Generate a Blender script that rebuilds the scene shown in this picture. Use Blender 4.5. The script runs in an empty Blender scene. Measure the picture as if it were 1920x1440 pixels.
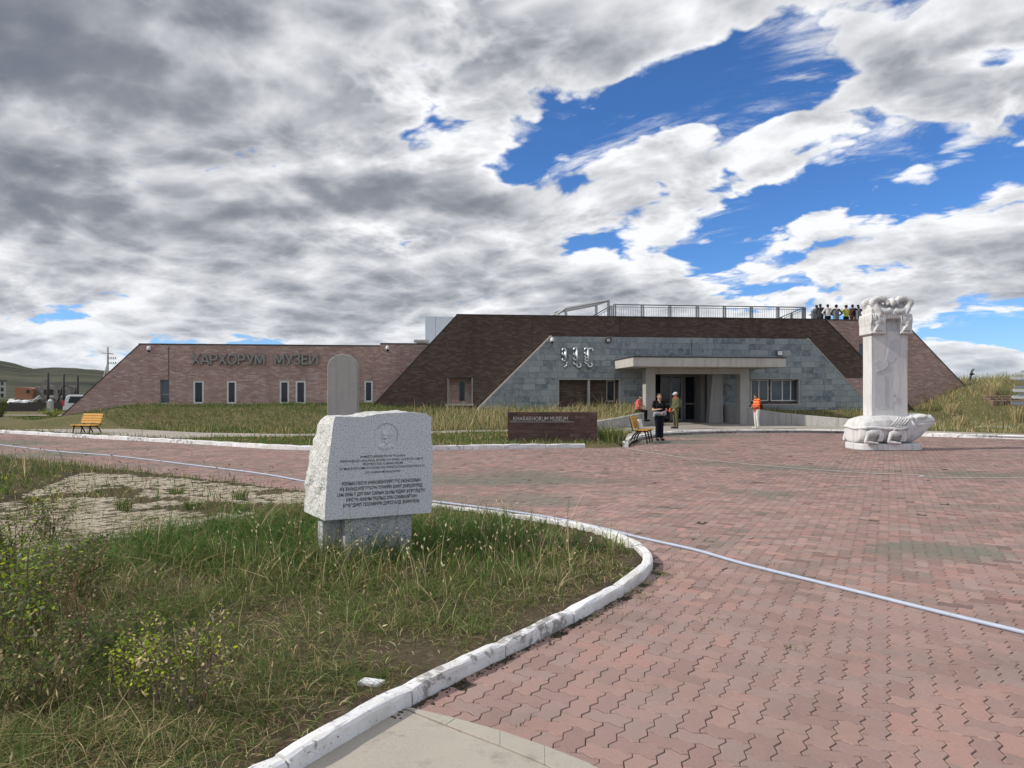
import bpy, bmesh, math, random
import numpy as np
from mathutils import Vector, Matrix, noise as mnoise
from math import sin, cos, pi, radians, sqrt, atan2

random.seed(7); RNG = np.random.default_rng(7)
SC = bpy.context.scene; COL = SC.collection

# ------------------------------------------------------------------ camera
cam_d = bpy.data.cameras.new('camera'); CAM = bpy.data.objects.new('camera', cam_d); COL.objects.link(CAM)
CAM.location = (0, 0, 1.6); CAM.rotation_euler = (radians(90), 0, 0)
cam_d.sensor_width = 36; cam_d.lens = 36 * 1330 / 1920; cam_d.shift_y = 22 / 1920
cam_d.clip_start = 0.05; cam_d.clip_end = 9000
SC.camera = CAM

# ------------------------------------------------------------------ node helper
class NT:
    def __init__(s, tree): s.t = tree; s.n = tree.nodes; s.l = tree.links
    def node(s, typ, **kw):
        n = s.n.new(typ)
        for k, v in kw.items():
            if k == 'ins':
                for i, x in v.items(): s.set(n, i, x)
            else: setattr(n, k, v)
        return n
    def set(s, n, i, x):
        if hasattr(x, 'is_output') or hasattr(x, 'links'): s.l.new(x, n.inputs[i])
        else: n.inputs[i].default_value = x
    def math(s, op, a, b=0.0, c=None, clamp=False):
        n = s.node('ShaderNodeMath', operation=op, use_clamp=clamp); s.set(n, 0, a); s.set(n, 1, b)
        if c is not None: s.set(n, 2, c)
        return n.outputs[0]
    def noise(s, vec, scale, detail=4, rough=.55, dist=0.0, out=0):
        n = s.node('ShaderNodeTexNoise'); s.set(n, 'Scale', scale); s.set(n, 'Detail', detail); s.set(n, 'Roughness', rough); s.set(n, 'Distortion', dist)
        if vec is not None: s.set(n, 'Vector', vec)
        return n.outputs[out]
    def rng(s, x, a, b, c=0.0, d=1.0, smooth=False):
        n = s.node('ShaderNodeMapRange', interpolation_type='SMOOTHSTEP' if smooth else 'LINEAR'); n.clamp = True
        for i, v in enumerate((x, a, b, c, d)): s.set(n, i, v)
        return n.outputs[0]
    def mix(s, f, a, b, mode='MIX'):
        n = s.node('ShaderNodeMix', data_type='RGBA', blend_type=mode); s.set(n, 0, f); s.set(n, 6, a); s.set(n, 7, b); return n.outputs[2]
    def vmath(s, op, a, b):
        n = s.node('ShaderNodeVectorMath', operation=op); s.set(n, 0, a); s.set(n, 1, b); return n.outputs[0]
    def mapping(s, v, loc=(0,0,0), rot=(0,0,0), sc=(1,1,1)):
        n = s.node('ShaderNodeMapping'); s.set(n, 0, v); n.inputs[1].default_value = loc; n.inputs[2].default_value = rot; n.inputs[3].default_value = sc; return n.outputs[0]

# ------------------------------------------------------------------ world: blue sky with a broken layer of cumulus drawn out along the wind
SUN_EL, SUN_AZ = 36.0, 264.0          # azimuth clockwise from +Y
W = bpy.data.worlds.new('World'); SC.world = W; W.use_nodes = True
w = NT(W.node_tree); w.n.clear()
sky = w.node('ShaderNodeTexSky', sky_type='NISHITA'); sky.sun_disc = False
sky.sun_elevation = radians(SUN_EL); sky.sun_rotation = radians(SUN_AZ); sky.altitude = 1500; sky.air_density = 1.0; sky.dust_density = 0.4; sky.ozone_density = 3.0
tc = w.node('ShaderNodeTexCoord').outputs['Generated']
sp = w.node('ShaderNodeSeparateXYZ', ins={0: tc})
KZ = 0.24
zz = w.math('ADD', w.math('MAXIMUM', sp.outputs[2], 0.0), KZ)
P = w.node('ShaderNodeCombineXYZ', ins={0: w.math('DIVIDE', sp.outputs[0], zz), 1: w.math('DIVIDE', sp.outputs[1], zz)}).outputs[0]
WIND = radians(-33)
def street(v): return w.mapping(w.mapping(v, rot=(0, 0, -WIND)), sc=(0.95, 1.0, 1.0))
Q = street(P)
# light comes from above and from the left: compare the cloud with a copy shifted that way
up = w.node('ShaderNodeVectorMath', operation='NORMALIZE', ins={0: P}).outputs[0]
sh = w.node('ShaderNodeVectorMath', operation='MULTIPLY_ADD'); w.set(sh, 0, up); sh.inputs[1].default_value = (-.11,) * 3; w.set(sh, 2, P)
Q2 = street(w.vmath('ADD', sh.outputs[0], (-.03, 0.0, 0)))
SEED = (13.1, 5.6, 0)
def field(q, det, puffy):
    q = w.vmath('ADD', q, SEED)
    warp = w.node('ShaderNodeVectorMath', operation='MULTIPLY_ADD'); w.set(warp, 0, w.noise(q, 2.2, 2, .5, 0, 1)); warp.inputs[1].default_value = (.22, .22, 0); w.set(warp, 2, q)
    a = w.noise(warp.outputs[0], 1.55, det, .60 if puffy else .54, .0)
    v = w.node('ShaderNodeTexVoronoi', feature='F1', distance='EUCLIDEAN', voronoi_dimensions='2D'); w.set(v, 'Vector', warp.outputs[0]); v.inputs['Scale'].default_value = 5.6; v.inputs['Detail'].default_value = 3.0 if puffy else 1.5; v.inputs['Roughness'].default_value = .55
    return w.math('ADD', a, w.math('MULTIPLY', w.math('SUBTRACT', .62, v.outputs['Distance']), .19)), a
(F0, _a), (A0, _b), (A1, _c) = field(Q, 9, True), field(Q, 5, False), field(Q2, 5, False)
big = w.noise(w.vmath('ADD', street(P), (5.1, 2.2, 0)), .55, 2, .5)
# openings (negative) and banks (positive) of the cloud deck, each along a line between two directions (azimuth, elevation in degrees)
BLOBS = [(0, 17.5, 23, 25.5, .10, -.34), (15, 20.5, 24, 23, .09, -.18), (17, 13, 30, 17, .10, -.32), (13, 11.0, 16.5, 11.3, .045, -.22),
         (27, 13.2, 38, 15.5, .11, -.22), (31, 4.6, 42, 3.6, .20, -.48), (30, 22, 38, 21, .035, -.16), (26, 24.5, 33, 27, .03, -.2),
         (-46, 24, -6, 27, .34, .18), (-46, 18, -12, 18, .22, .14), (-24, 14.2, -1, 15.3, .12, .36), (-48, 13, -22, 12.5, .26, .24), (-48, 8.5, -10, 9.5, .30, .15), (-48, 4, -8, 5, .45, .09), (-10, 7, 14, 8, .3, .12),
         (-3, 14, 13, 14.5, .12, .09), (19, 18.4, 28, 21, .06, .12), (27, 24, 33, 20, .07, .10), (22, 22.5, 30, 26, .03, .10), (20, 9.5, 38, 10.5, .10, .08), (12, 6, 26, 6.5, .16, .08)]
F = w.math('ADD', w.math('MULTIPLY_ADD', F0, 1.30, -.155), w.math('MULTIPLY', w.math('SUBTRACT', big, .5), .18))
bias = None
def deck(a_, e_):
    a_, e_ = radians(a_), radians(e_); k = sin(e_) + KZ
    return sin(a_) * cos(e_) / k, cos(a_) * cos(e_) / k
for (a1, e1, a2, e2, bb, bw) in BLOBS:
    (x1, y1), (x2, y2) = deck(a1, e1), deck(a2, e2)
    m = w.mapping(w.mapping(w.vmath('SUBTRACT', P, ((x1 + x2) / 2, (y1 + y2) / 2, 0)), rot=(0, 0, -atan2(y2 - y1, x2 - x1))), sc=(1 / (math.hypot(x2 - x1, y2 - y1) / 2 + bb * .5), 1 / bb, 1))
    ln = w.node('ShaderNodeVectorMath', operation='LENGTH', ins={0: m}).outputs['Value']
    k = w.rng(ln, 1.5, .3, 0.0, bw, smooth=True)
    bias = k if bias is None else w.math('ADD', bias, k)
F = w.math('ADD', F, bias)
F = w.math('ADD', F, .15)
alpha = w.rng(F, .445, .55, smooth=True)
wisp = w.math('MULTIPLY', w.rng(w.noise(w.vmath('ADD', w.mapping(Q, sc=(.75, 1.5, 1)), (4, 9, 0)), 3.2, 7, .66, .5), .53, .70, smooth=True), w.rng(F, .20, .46, .12, .85))
alpha = w.math('MAXIMUM', alpha, wisp)
thick = w.rng(F, .53, .96)
rel = w.math('MULTIPLY', w.math('SUBTRACT', A0, A1), 3.0)
lit = w.math('SMOOTH_MAX', w.math('ADD', w.math('SUBTRACT', .97, w.math('MULTIPLY', thick, .84)), rel), .15, .30)
belly = w.math('MULTIPLY', w.rng(w.noise(w.vmath('ADD', w.mapping(Q, sc=(.8, 1.5, 1)), (11, 3, 0)), 1.7, 4, .58), .40, .68, smooth=True), w.math('MULTIPLY', w.rng(F, .55, .72), w.rng(sp.outputs[2], .03, .22, .35, 1.0)))
br = w.math('MINIMUM', w.math('MULTIPLY', lit, w.math('SUBTRACT', 1.0, w.math('MULTIPLY', belly, .68))), 1.0)
ccol = w.mix(br, (1.3, 1.5, 2.0, 1), (9.4, 9.5, 9.7, 1))
hz = w.math('POWER', 2.718, w.math('MULTIPLY', w.math('MAXIMUM', sp.outputs[2], 0), -22.0))
blue = w.mix(1.0, sky.outputs[0], (.60, .98, 1.42, 1), 'MULTIPLY')
out = w.mix(alpha, blue, ccol)
out = w.mix(w.math('MULTIPLY', hz, .7), out, (6.6, 7.3, 8.2, 1))
out = w.mix(w.rng(sp.outputs[2], -.02, .0), (1.5, 1.4, 1.2, 1), out)
bg = w.node('ShaderNodeBackground', ins={0: out, 1: 0.092})
wo = w.node('ShaderNodeOutputWorld', ins={0: bg.outputs[0]})
W.cycles.sampling_method = 'MANUAL'; W.cycles.sample_map_resolution = 512

# ------------------------------------------------------------------ sun
sd = bpy.data.lights.new('sun', 'SUN'); SUN = bpy.data.objects.new('sun', sd); COL.objects.link(SUN)
sd.energy = 3.3; sd.angle = radians(1.2); sd.color = (1.0, .93, .82)
az, el = radians(SUN_AZ), radians(SUN_EL)
TO_SUN = Vector((sin(az) * cos(el), cos(az) * cos(el), sin(el)))
SUN.rotation_euler = (-TO_SUN).to_track_quat('-Z', 'Y').to_euler(); SUN.location = TO_SUN * 60

SC.view_settings.view_transform = 'Standard'; SC.view_settings.look = 'None'; SC.view_settings.exposure = 0.18; SC.view_settings.gamma = 1.0
SC.view_settings.use_curve_mapping = False
SC.render.engine = 'CYCLES'; SC.cycles.use_denoising = True; SC.cycles.use_adaptive_sampling = True; SC.cycles.adaptive_threshold = .018; SC.cycles.adaptive_min_samples = 16; SC.cycles.max_bounces = 4; SC.cycles.diffuse_bounces = 2; SC.cycles.transparent_max_bounces = 6
SC.cycles.caustics_reflective = False; SC.cycles.caustics_refractive = False

# ================================================================== helpers
F_PX, HZ_Y, CAM_H = 1330.0, 742.0, 1.6
def G(px, py, z=0.0):
    """point on a level surface at height z that the photograph shows at this pixel"""
    Y = (CAM_H - z) * F_PX / (py - HZ_Y); return Vector(((px - 960) / F_PX * Y, Y, z))
# the museum stands turned by a few degrees: u runs along its front, v points out of the front towards the plaza
TH = radians(6.5); CU, SU = cos(TH), sin(TH); BO = Vector((-2.76, 36.0, 0))
def B(u, v, z=0.0): return Vector((BO.x + u * CU + v * SU, BO.y + u * SU - v * CU, z))
def UV_of(x, y): dx, dy = x - BO.x, y - BO.y; return dx * CU + dy * SU, dx * SU - dy * CU
def U(px, py, v):
    """(u, z) on the facade plane at offset v"""
    r = (px - 960) / F_PX; bx, by = BO.x + v * SU, BO.y - v * CU
    u = (r * by - bx) / (CU - r * SU); Y = by + u * SU
    return u, CAM_H + (HZ_Y - py) / F_PX * Y
BMAT = Matrix.Translation(BO) @ Matrix.Rotation(TH, 4, 'Z')     # local x = u, local y = -v

def tag(o, label, cat=None, group=None, kind=None):
    o['label'] = label
    if cat: o['category'] = cat
    if group: o['group'] = group
    if kind: o['kind'] = kind
    return o
def empty(name, loc=(0, 0, 0), rz=0.0, parent=None):
    o = bpy.data.objects.new(name, None); COL.objects.link(o); o.location = loc; o.rotation_euler = (0, 0, rz); o.empty_display_size = .2
    if parent: o.parent = parent
    return o
def link(name, me, mat=None, parent=None, loc=None, rot=None):
    o = bpy.data.objects.new(name, me); COL.objects.link(o)
    if mat is not None and len(me.materials) == 0: me.materials.append(mat)
    if parent: o.parent = parent
    if loc is not None: o.location = loc
    if rot is not None: o.rotation_euler = rot
    return o
def smooth(me, on=True):
    me.polygons.foreach_set('use_smooth', [on] * len(me.polygons)); me.update(); return me

class MB:
    """collects shapes for one mesh"""
    def __init__(s): s.v = []; s.f = []; s.c = []
    def add(s, vs, fs, col=None):
        n = len(s.v); s.v += [tuple(p) for p in vs]; s.f += [tuple(i + n for i in f) for f in fs]
        s.c += [col or (1, 1, 1)] * len(vs); return s
    def box(s, c, size, rz=0.0, ry=0.0, rx=0.0, col=None):
        hx, hy, hz = size[0] / 2, size[1] / 2, size[2] / 2
        M = Matrix.Rotation(rz, 3, 'Z') @ Matrix.Rotation(ry, 3, 'Y') @ Matrix.Rotation(rx, 3, 'X'); c = Vector(c)
        vs = [c + M @ Vector((a * hx, b * hy, d * hz)) for d in (-1, 1) for a, b in ((-1, -1), (1, -1), (1, 1), (-1, 1))]
        return s.add(vs, [(3, 2, 1, 0), (4, 5, 6, 7), (0, 1, 5, 4), (1, 2, 6, 5), (2, 3, 7, 6), (3, 0, 4, 7)], col)
    def bx(s, x0, x1, y0, y1, z0, z1, col=None): return s.box(((x0 + x1) / 2, (y0 + y1) / 2, (z0 + z1) / 2), (x1 - x0, y1 - y0, z1 - z0), col=col)
    def prism(s, poly, y0, y1, col=None):
        """polygon in (x, z), extruded from y0 (front, smaller y) to y1"""
        n = len(poly); ar = sum(poly[i][0] * poly[(i + 1) % n][1] - poly[(i + 1) % n][0] * poly[i][1] for i in range(n))
        if ar < 0: poly = poly[::-1]
        vs = [(x, y0, z) for x, z in poly] + [(x, y1, z) for x, z in poly]
        return s.add(vs, [tuple(range(n)), tuple(range(2 * n - 1, n - 1, -1))] + [(i, i + n, (i + 1) % n + n, (i + 1) % n) for i in range(n)], col)
    def slab(s, poly, z0, z1, col=None):
        """polygon in (x, y), from z0 to z1"""
        n = len(poly); ar = sum(poly[i][0] * poly[(i + 1) % n][1] - poly[(i + 1) % n][0] * poly[i][1] for i in range(n))
        if ar < 0: poly = poly[::-1]
        vs = [(p[0], p[1], z0) for p in poly] + [(p[0], p[1], z1) for p in poly]
        return s.add(vs, [tuple(range(n - 1, -1, -1)), tuple(range(n, 2 * n))] + [(i, (i + 1) % n, (i + 1) % n + n, i + n) for i in range(n)], col)
    def tube(s, pts, radii, seg=8, cap=True, col=None, flat=1.0):
        pts = [Vector(p) for p in pts]; n = len(pts)
        if not hasattr(radii, '__len__'): radii = [radii] * n
        ref = Vector((0, 0, 1)); vs = []; a = None
        for i, p in enumerate(pts):
            d = (pts[min(i + 1, n - 1)] - pts[max(i - 1, 0)]); d = d.normalized() if d.length > 1e-9 else ref
            if a is None: a = d.cross(ref if abs(d.z) < .9 else Vector((1, 0, 0))).normalized()
            else: a = (a - d * a.dot(d)); a = a.normalized() if a.length > 1e-6 else d.orthogonal().normalized()
            b = d.cross(a)
            for k in range(seg):
                t = 2 * pi * k / seg; vs.append(p + (a * cos(t) + b * sin(t) * flat) * radii[i])
        fs = [(i * seg + k, i * seg + (k + 1) % seg, (i + 1) * seg + (k + 1) % seg, (i + 1) * seg + k) for i in range(n - 1) for k in range(seg)]
        if cap: fs += [tuple(range(seg - 1, -1, -1)), tuple(range((n - 1) * seg, n * seg))]
        return s.add(vs, fs, col)
    def ell(s, c, r, seg=14, rings=9, M=None, col=None):
        c = Vector(c); vs = []; M = M or Matrix.Identity(3)
        r = r if hasattr(r, '__len__') else (r, r, r)
        for i in range(1, rings):
            t = pi * i / rings
            for k in range(seg):
                a = 2 * pi * k / seg; vs.append(c + M @ Vector((r[0] * sin(t) * cos(a), r[1] * sin(t) * sin(a), r[2] * cos(t))))
        fs = [(i * seg + k, (i + 1) * seg + k, (i + 1) * seg + (k + 1) % seg, i * seg + (k + 1) % seg) for i in range(rings - 2) for k in range(seg)]
        t, b = len(vs), len(vs) + 1; vs += [c + M @ Vector((0, 0, r[2])), c - M @ Vector((0, 0, r[2]))]
        fs += [(t, k, (k + 1) % seg) for k in range(seg)] + [(b, (rings - 2) * seg + (k + 1) % seg, (rings - 2) * seg + k) for k in range(seg)]
        return s.add(vs, fs, col)
    def cap(s, p0, r0, p1, r1, seg=12, col=None):
        """tapered capsule with round ends"""
        p0, p1 = Vector(p0), Vector(p1); d = (p1 - p0); L = d.length; d = d / L if L > 1e-6 else Vector((0, 0, 1))
        ps = []; rs = []
        for t in (85, 60, 30): ps.append(p0 - d * r0 * sin(radians(t))); rs.append(r0 * cos(radians(t)))
        ps += [p0, p1]; rs += [r0, r1]
        for t in (30, 60, 85): ps.append(p1 + d * r1 * sin(radians(t))); rs.append(r1 * cos(radians(t)))
        return s.tube(ps, rs, seg, col=col)
    def mesh(s, name='mesh', colattr=False):
        me = bpy.data.meshes.new(name); me.from_pydata(s.v, [], s.f)
        if colattr:
            at = me.color_attributes.new('Col', 'FLOAT_COLOR', 'POINT')
            at.data.foreach_set('color', np.array([(*c[:3], 1.0) for c in s.c], dtype=np.float32).ravel())
        me.validate(); me.update(); return me
    def build(s, name, mat, parent=None, loc=None, rot=None, sm=False, colattr=False, bevel=0.0):
        me = s.mesh(name, colattr)
        if sm: smooth(me)
        o = link(name, me, mat, parent, loc, rot)
        if bevel: bev(o, bevel)
        return o
def bev(o, w, seg=2):
    m = o.modifiers.new('bevel', 'BEVEL'); m.width = w; m.segments = seg; m.limit_method = 'ANGLE'; m.angle_limit = radians(35); return o
def remesh(mb, voxel, iters=4, fac=.5):
    """fuse overlapping shapes into one continuous skin"""
    me = mb.mesh('raw'); o = bpy.data.objects.new('raw', me); COL.objects.link(o)
    r = o.modifiers.new('r', 'REMESH'); r.mode = 'VOXEL'; r.voxel_size = voxel; r.use_smooth_shade = True
    if iters: sm = o.modifiers.new('s', 'SMOOTH'); sm.factor = fac; sm.iterations = iters
    dg = bpy.context.evaluated_depsgraph_get(); out = bpy.data.meshes.new_from_object(o.evaluated_get(dg))
    bpy.data.objects.remove(o); bpy.data.meshes.remove(me); smooth(out); return out
def text_mesh(body, size=1.0, extrude=0.0, offset=0.0, align='CENTER', res=3):
    cu = bpy.data.curves.new('t', 'FONT'); cu.body = body; cu.size = size; cu.extrude = extrude; cu.offset = offset; cu.align_x = align; cu.resolution_u = res
    o = bpy.data.objects.new('t', cu); COL.objects.link(o)
    dg = bpy.context.evaluated_depsgraph_get(); me = bpy.data.meshes.new_from_object(o.evaluated_get(dg))
    bpy.data.objects.remove(o); bpy.data.curves.remove(cu); return me
def np_mesh(name, verts, quads=None, tris=None, cols=None):
    me = bpy.data.meshes.new(name); loops = []; starts = []; tot = 0
    nq = 0 if quads is None else len(quads); nt = 0 if tris is None else len(tris)
    me.vertices.add(len(verts)); me.vertices.foreach_set('co', np.asarray(verts, np.float32).ravel())
    me.loops.add(nq * 4 + nt * 3); me.polygons.add(nq + nt)
    li = np.concatenate([np.asarray(quads, np.int32).ravel() if nq else np.zeros(0, np.int32), np.asarray(tris, np.int32).ravel() if nt else np.zeros(0, np.int32)])
    me.loops.foreach_set('vertex_index', li)
    st = np.concatenate([np.arange(nq) * 4, nq * 4 + np.arange(nt) * 3]).astype(np.int32); me.polygons.foreach_set('loop_start', st)
    if cols is not None:
        at = me.color_attributes.new('Col', 'FLOAT_COLOR', 'POINT'); c = np.ones((len(verts), 4), np.float32); c[:, :3] = cols; at.data.foreach_set('color', c.ravel())
    me.shade_flat(); me.update(calc_edges=True); me.validate(); return me
def vnoise(x, y, sc=1.0, seed=0):
    x = np.asarray(x, float) * sc + seed * 17.3; y = np.asarray(y, float) * sc + seed * 5.7
    xi, yi = np.floor(x), np.floor(y); fx, fy = x - xi, y - yi; fx = fx * fx * (3 - 2 * fx); fy = fy * fy * (3 - 2 * fy)
    def h(a, b): t = np.sin(a * 127.1 + b * 311.7 + seed * 74.7) * 43758.5453; return t - np.floor(t)
    return (h(xi, yi) * (1 - fx) + h(xi + 1, yi) * fx) * (1 - fy) + (h(xi, yi + 1) * (1 - fx) + h(xi + 1, yi + 1) * fx) * fy
def fbm(x, y, sc, seed=0, o=3): return sum(vnoise(x, y, sc * 2 ** k, seed + k) * .5 ** k for k in range(o)) / sum(.5 ** k for k in range(o))
def inpoly(x, y, poly):
    x = np.asarray(x, float); y = np.asarray(y, float); r = np.zeros(x.shape, bool); n = len(poly)
    for i in range(n):
        x1, y1 = poly[i][:2]; x2, y2 = poly[(i + 1) % n][:2]
        if y1 == y2: continue
        r ^= ((y1 > y) != (y2 > y)) & (x < (x2 - x1) * (y - y1) / (y2 - y1) + x1)
    return r
def dist_line(x, y, pts):
    """distance of points to an open polyline"""
    x = np.asarray(x, float); y = np.asarray(y, float); d = np.full(x.shape, 1e9)
    for (a, b) in zip(pts[:-1], pts[1:]):
        ax, ay = a[:2]; bx, by = b[:2]; L = (bx - ax) ** 2 + (by - ay) ** 2 + 1e-12
        t = np.clip(((x - ax) * (bx - ax) + (y - ay) * (by - ay)) / L, 0, 1); d = np.minimum(d, np.hypot(x - ax - t * (bx - ax), y - ay - t * (by - ay)))
    return d
def spline(pts, n=10):
    pts = [Vector(p) for p in pts]; out = []
    for i in range(len(pts) - 1):
        p0, p1, p2, p3 = pts[max(i - 1, 0)], pts[i], pts[i + 1], pts[min(i + 2, len(pts) - 1)]
        for k in range(n):
            t = k / n; out.append(.5 * ((2 * p1) + (p2 - p0) * t + (2 * p0 - 5 * p1 + 4 * p2 - p3) * t * t + (3 * p1 - p0 - 3 * p2 + p3) * t ** 3))
    return out + [pts[-1]]
def resample(pts, step):
    out = [pts[0].copy()]; acc = 0
    for a, b in zip(pts[:-1], pts[1:]):
        L = (b - a).length; t = step - acc
        while t <= L: out.append(a + (b - a) * (t / L)); t += step
        acc = L - (t - step)
    return out
def fill(name, pts3):
    from mathutils.geometry import delaunay_2d_cdt
    p2 = [Vector((p[0], p[1])) for p in pts3]; n = len(p2); v, e, f, ov, oe, of = delaunay_2d_cdt(p2, [], [list(range(n))], 1, 1e-6)
    zs = [pts3[o[0]][2] if o else pts3[0][2] for o in ov]
    me = bpy.data.meshes.new(name); me.from_pydata([(a.x, a.y, z) for a, z in zip(v, zs)], [], [tuple(x) for x in f]); me.update()
    if sum(p.normal.z for p in me.polygons) < 0: me.flip_normals()
    return me
def clip_poly(poly, conv):
    """clip a polygon by a convex counter-clockwise polygon"""
    out = list(poly); n = len(conv)
    for i in range(n):
        (ax, ay), (bx, by) = conv[i], conv[(i + 1) % n]; src, out = out, []
        if not src: return []
        side = lambda p: (bx - ax) * (p[1] - ay) - (by - ay) * (p[0] - ax)
        for j in range(len(src)):
            p, q = src[j], src[(j + 1) % len(src)]; sp_, sq = side(p), side(q)
            if sp_ >= 0: out.append(p)
            if (sp_ >= 0) != (sq >= 0): t = sp_ / (sp_ - sq); out.append((p[0] + (q[0] - p[0]) * t, p[1] + (q[1] - p[1]) * t))
    return out

# ================================================================== materials
def material(name):
    m = bpy.data.materials.new(name); m.use_nodes = True; t = NT(m.node_tree); b = t.n['Principled BSDF']; return m, t, b
def wpos(t): return t.node('ShaderNodeNewGeometry').outputs['Position']
def objco(t): return t.node('ShaderNodeTexCoord').outputs['Object']
def bump(t, b, h, strength=.3, dist=.02):
    n = t.node('ShaderNodeBump'); n.inputs['Strength'].default_value = strength; n.inputs['Distance'].default_value = dist; t.set(n, 'Height', h); t.l.new(n.outputs[0], b.inputs['Normal'])
def rgba(c): return (*c[:3], 1.0)
def mat(name, c1, c2=None, scale=3.0, detail=5, rough=.85, bmp=0.0, bscale=None, bdist=.01, metal=0.0, spec=.3, spread=.25, fine=None, streak=0.0):
    """noise between two colours, optional fine speckle of a third, and a bump"""
    m, t, b = material(name); p = objco(t)
    if c2 is None: c2 = tuple(x * .82 for x in c1)
    n = t.noise(p, scale, detail, .6)
    col = t.mix(t.rng(n, .5 - spread, .5 + spread), rgba(c1), rgba(c2))
    if fine:
        fc, fs, amount = fine; col = t.mix(t.rng(t.noise(p, fs, 2, .5), .62 - amount * .12, .66, 0, 1), col, rgba(fc))
    if streak: col = t.mix(t.rng(t.noise(t.mapping(wpos(t), sc=(7, 7, .55)), 1.0, 6, .65), .50, .72, 0, streak), col, t.mix(1.0, col, (.50, .49, .46, 1), 'MULTIPLY'))
    t.set(b, 'Base Color', col); b.inputs['Roughness'].default_value = rough; b.inputs['Metallic'].default_value = metal; b.inputs['Specular IOR Level'].default_value = spec
    if bmp: bump(t, b, t.noise(p, bscale or scale * 6, 4, .6), bmp, bdist)
    return m
def mat_pieces(name, cols, grime, rough=.9, var=.12, bmp=.25, bscale=40, gscale=.6, rand=True, use_attr=False, gmix=.45):
    """stone pieces: every piece its own tone (per object, or per-vertex attribute for joined pieces) with patchy dirt over all"""
    m, t, b = material(name); p = wpos(t)
    if use_attr: tone = t.node('ShaderNodeAttribute', attribute_name='Col').outputs['Color']; col = tone
    else:
        r = t.node('ShaderNodeObjectInfo').outputs['Random']; cr = t.node('ShaderNodeValToRGB'); cr.color_ramp.interpolation = 'LINEAR'
        while len(cr.color_ramp.elements) < len(cols): cr.color_ramp.elements.new(.5)
        for i, c in enumerate(cols): cr.color_ramp.elements[i].position = i / max(1, len(cols) - 1); cr.color_ramp.elements[i].color = rgba(c)
        t.set(cr, 0, r); col = cr.outputs[0]
    g = t.rng(t.noise(p, gscale, 6, .62), .48, .72, 0, gmix)
    col = t.mix(g, col, rgba(grime))
    f = t.noise(p, bscale, 3, .6)
    col = t.mix(t.rng(f, .2, .8, 0.0, var * 2), col, t.mix(1.0, col, (.62, .62, .62, 1), 'MULTIPLY'))
    t.set(b, 'Base Color', col); b.inputs['Roughness'].default_value = rough; b.inputs['Specular IOR Level'].default_value = .25
    if bmp: bump(t, b, t.noise(p, bscale * 1.7, 5, .65), bmp, .006)
    return m
def mat_plain(name, c, rough=.6, metal=0.0, spec=.4):
    m, t, b = material(name); n = t.noise(objco(t), 9, 4, .6)
    t.set(b, 'Base Color', t.mix(t.rng(n, .3, .7), rgba(c), rgba([x * .86 for x in c]))); b.inputs['Roughness'].default_value = rough; b.inputs['Metallic'].default_value = metal; b.inputs['Specular IOR Level'].default_value = spec; return m
def mat_leaf(name, trans=.28):
    m, t, b = material(name); t.n.remove(b); o = t.n['Material Output']
    c = t.node('ShaderNodeAttribute', attribute_name='Col').outputs['Color']
    d = t.node('ShaderNodeBsdfDiffuse', ins={0: c}); tr = t.node('ShaderNodeBsdfTranslucent', ins={0: c})
    mx = t.node('ShaderNodeMixShader', ins={0: trans, 1: d.outputs[0], 2: tr.outputs[0]}); t.l.new(mx.outputs[0], o.inputs[0]); return m
def mat_attr(name, rough=.9, bmp=0.0, bscale=20):
    m, t, b = material(name); c = t.node('ShaderNodeAttribute', attribute_name='Col').outputs['Color']
    n = t.noise(wpos(t), bscale, 4, .6); t.set(b, 'Base Color', t.mix(t.rng(n, .3, .7, 0, .35), c, t.mix(1.0, c, (.6, .6, .6, 1), 'MULTIPLY')))
    st_ = t.rng(t.noise(t.mapping(wpos(t), sc=(1.6, 1.6, .22)), 1.0, 6, .62), .50, .74, 0, .55); src = b.inputs['Base Color'].links[0].from_socket; t.set(b, 'Base Color', t.mix(st_, src, t.mix(1.0, src, (.55, .54, .54, 1), 'MULTIPLY')))
    b.inputs['Roughness'].default_value = rough; b.inputs['Specular IOR Level'].default_value = .2
    if bmp: bump(t, b, n, bmp, .01)
    return m
def mat_glass(name, tint=(.02, .025, .03)):
    m, t, b = material(name); b.inputs['Base Color'].default_value = rgba(tint); b.inputs['Roughness'].default_value = .05; b.inputs['Specular IOR Level'].default_value = .38
    bump(t, b, t.noise(objco(t), 1.3, 2, .5), .05, .05); return m

M = {}
M['leaf'] = mat_leaf('leaf'); M['attr'] = mat_attr('stone_attr', .9, .3, 18)
M['granite'] = mat('granite', (.70, .715, .75), (.60, .615, .655), 2.5, 5, .8, .12, 90, .002, fine=((.26, .275, .31), 95, .8))
M['granite_rough'] = mat('granite_rough', (.66, .66, .645), (.52, .525, .51), 6, 6, .95, .8, 22, .03, fine=((.22, .23, .24), 60, .6))
M['granite_old'] = mat('granite_old', (.52, .53, .56), (.36, .37, .38), 3, 6, .9, .3, 40, .01, fine=((.16, .17, .19), 75, .7))
M['ink'] = mat_plain('ink', (.045, .045, .055), .8); M['ink_soft'] = mat_plain('ink_soft', (.12, .125, .14), .9)
M['marble'] = mat('marble', (.68, .675, .67), (.58, .585, .595), 2.2, 7, .8, .2, 26, .006, fine=((.40, .41, .43), 60, .35), streak=.75)
M['marble_dark'] = mat('marble_dark', (.50, .51, .53), (.58, .59, .61), 3.5, 7, .8, .4, 30, .01)
M['concrete'] = mat('concrete', (.45, .44, .42), (.36, .35, .335), 1.3, 7, .9, .25, 40, .004, streak=.6)
M['concrete_pale'] = mat('concrete_pale', (.50, .485, .45), (.42, .405, .37), 1.0, 7, .9, .2, 40, .004, streak=.5)
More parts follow.
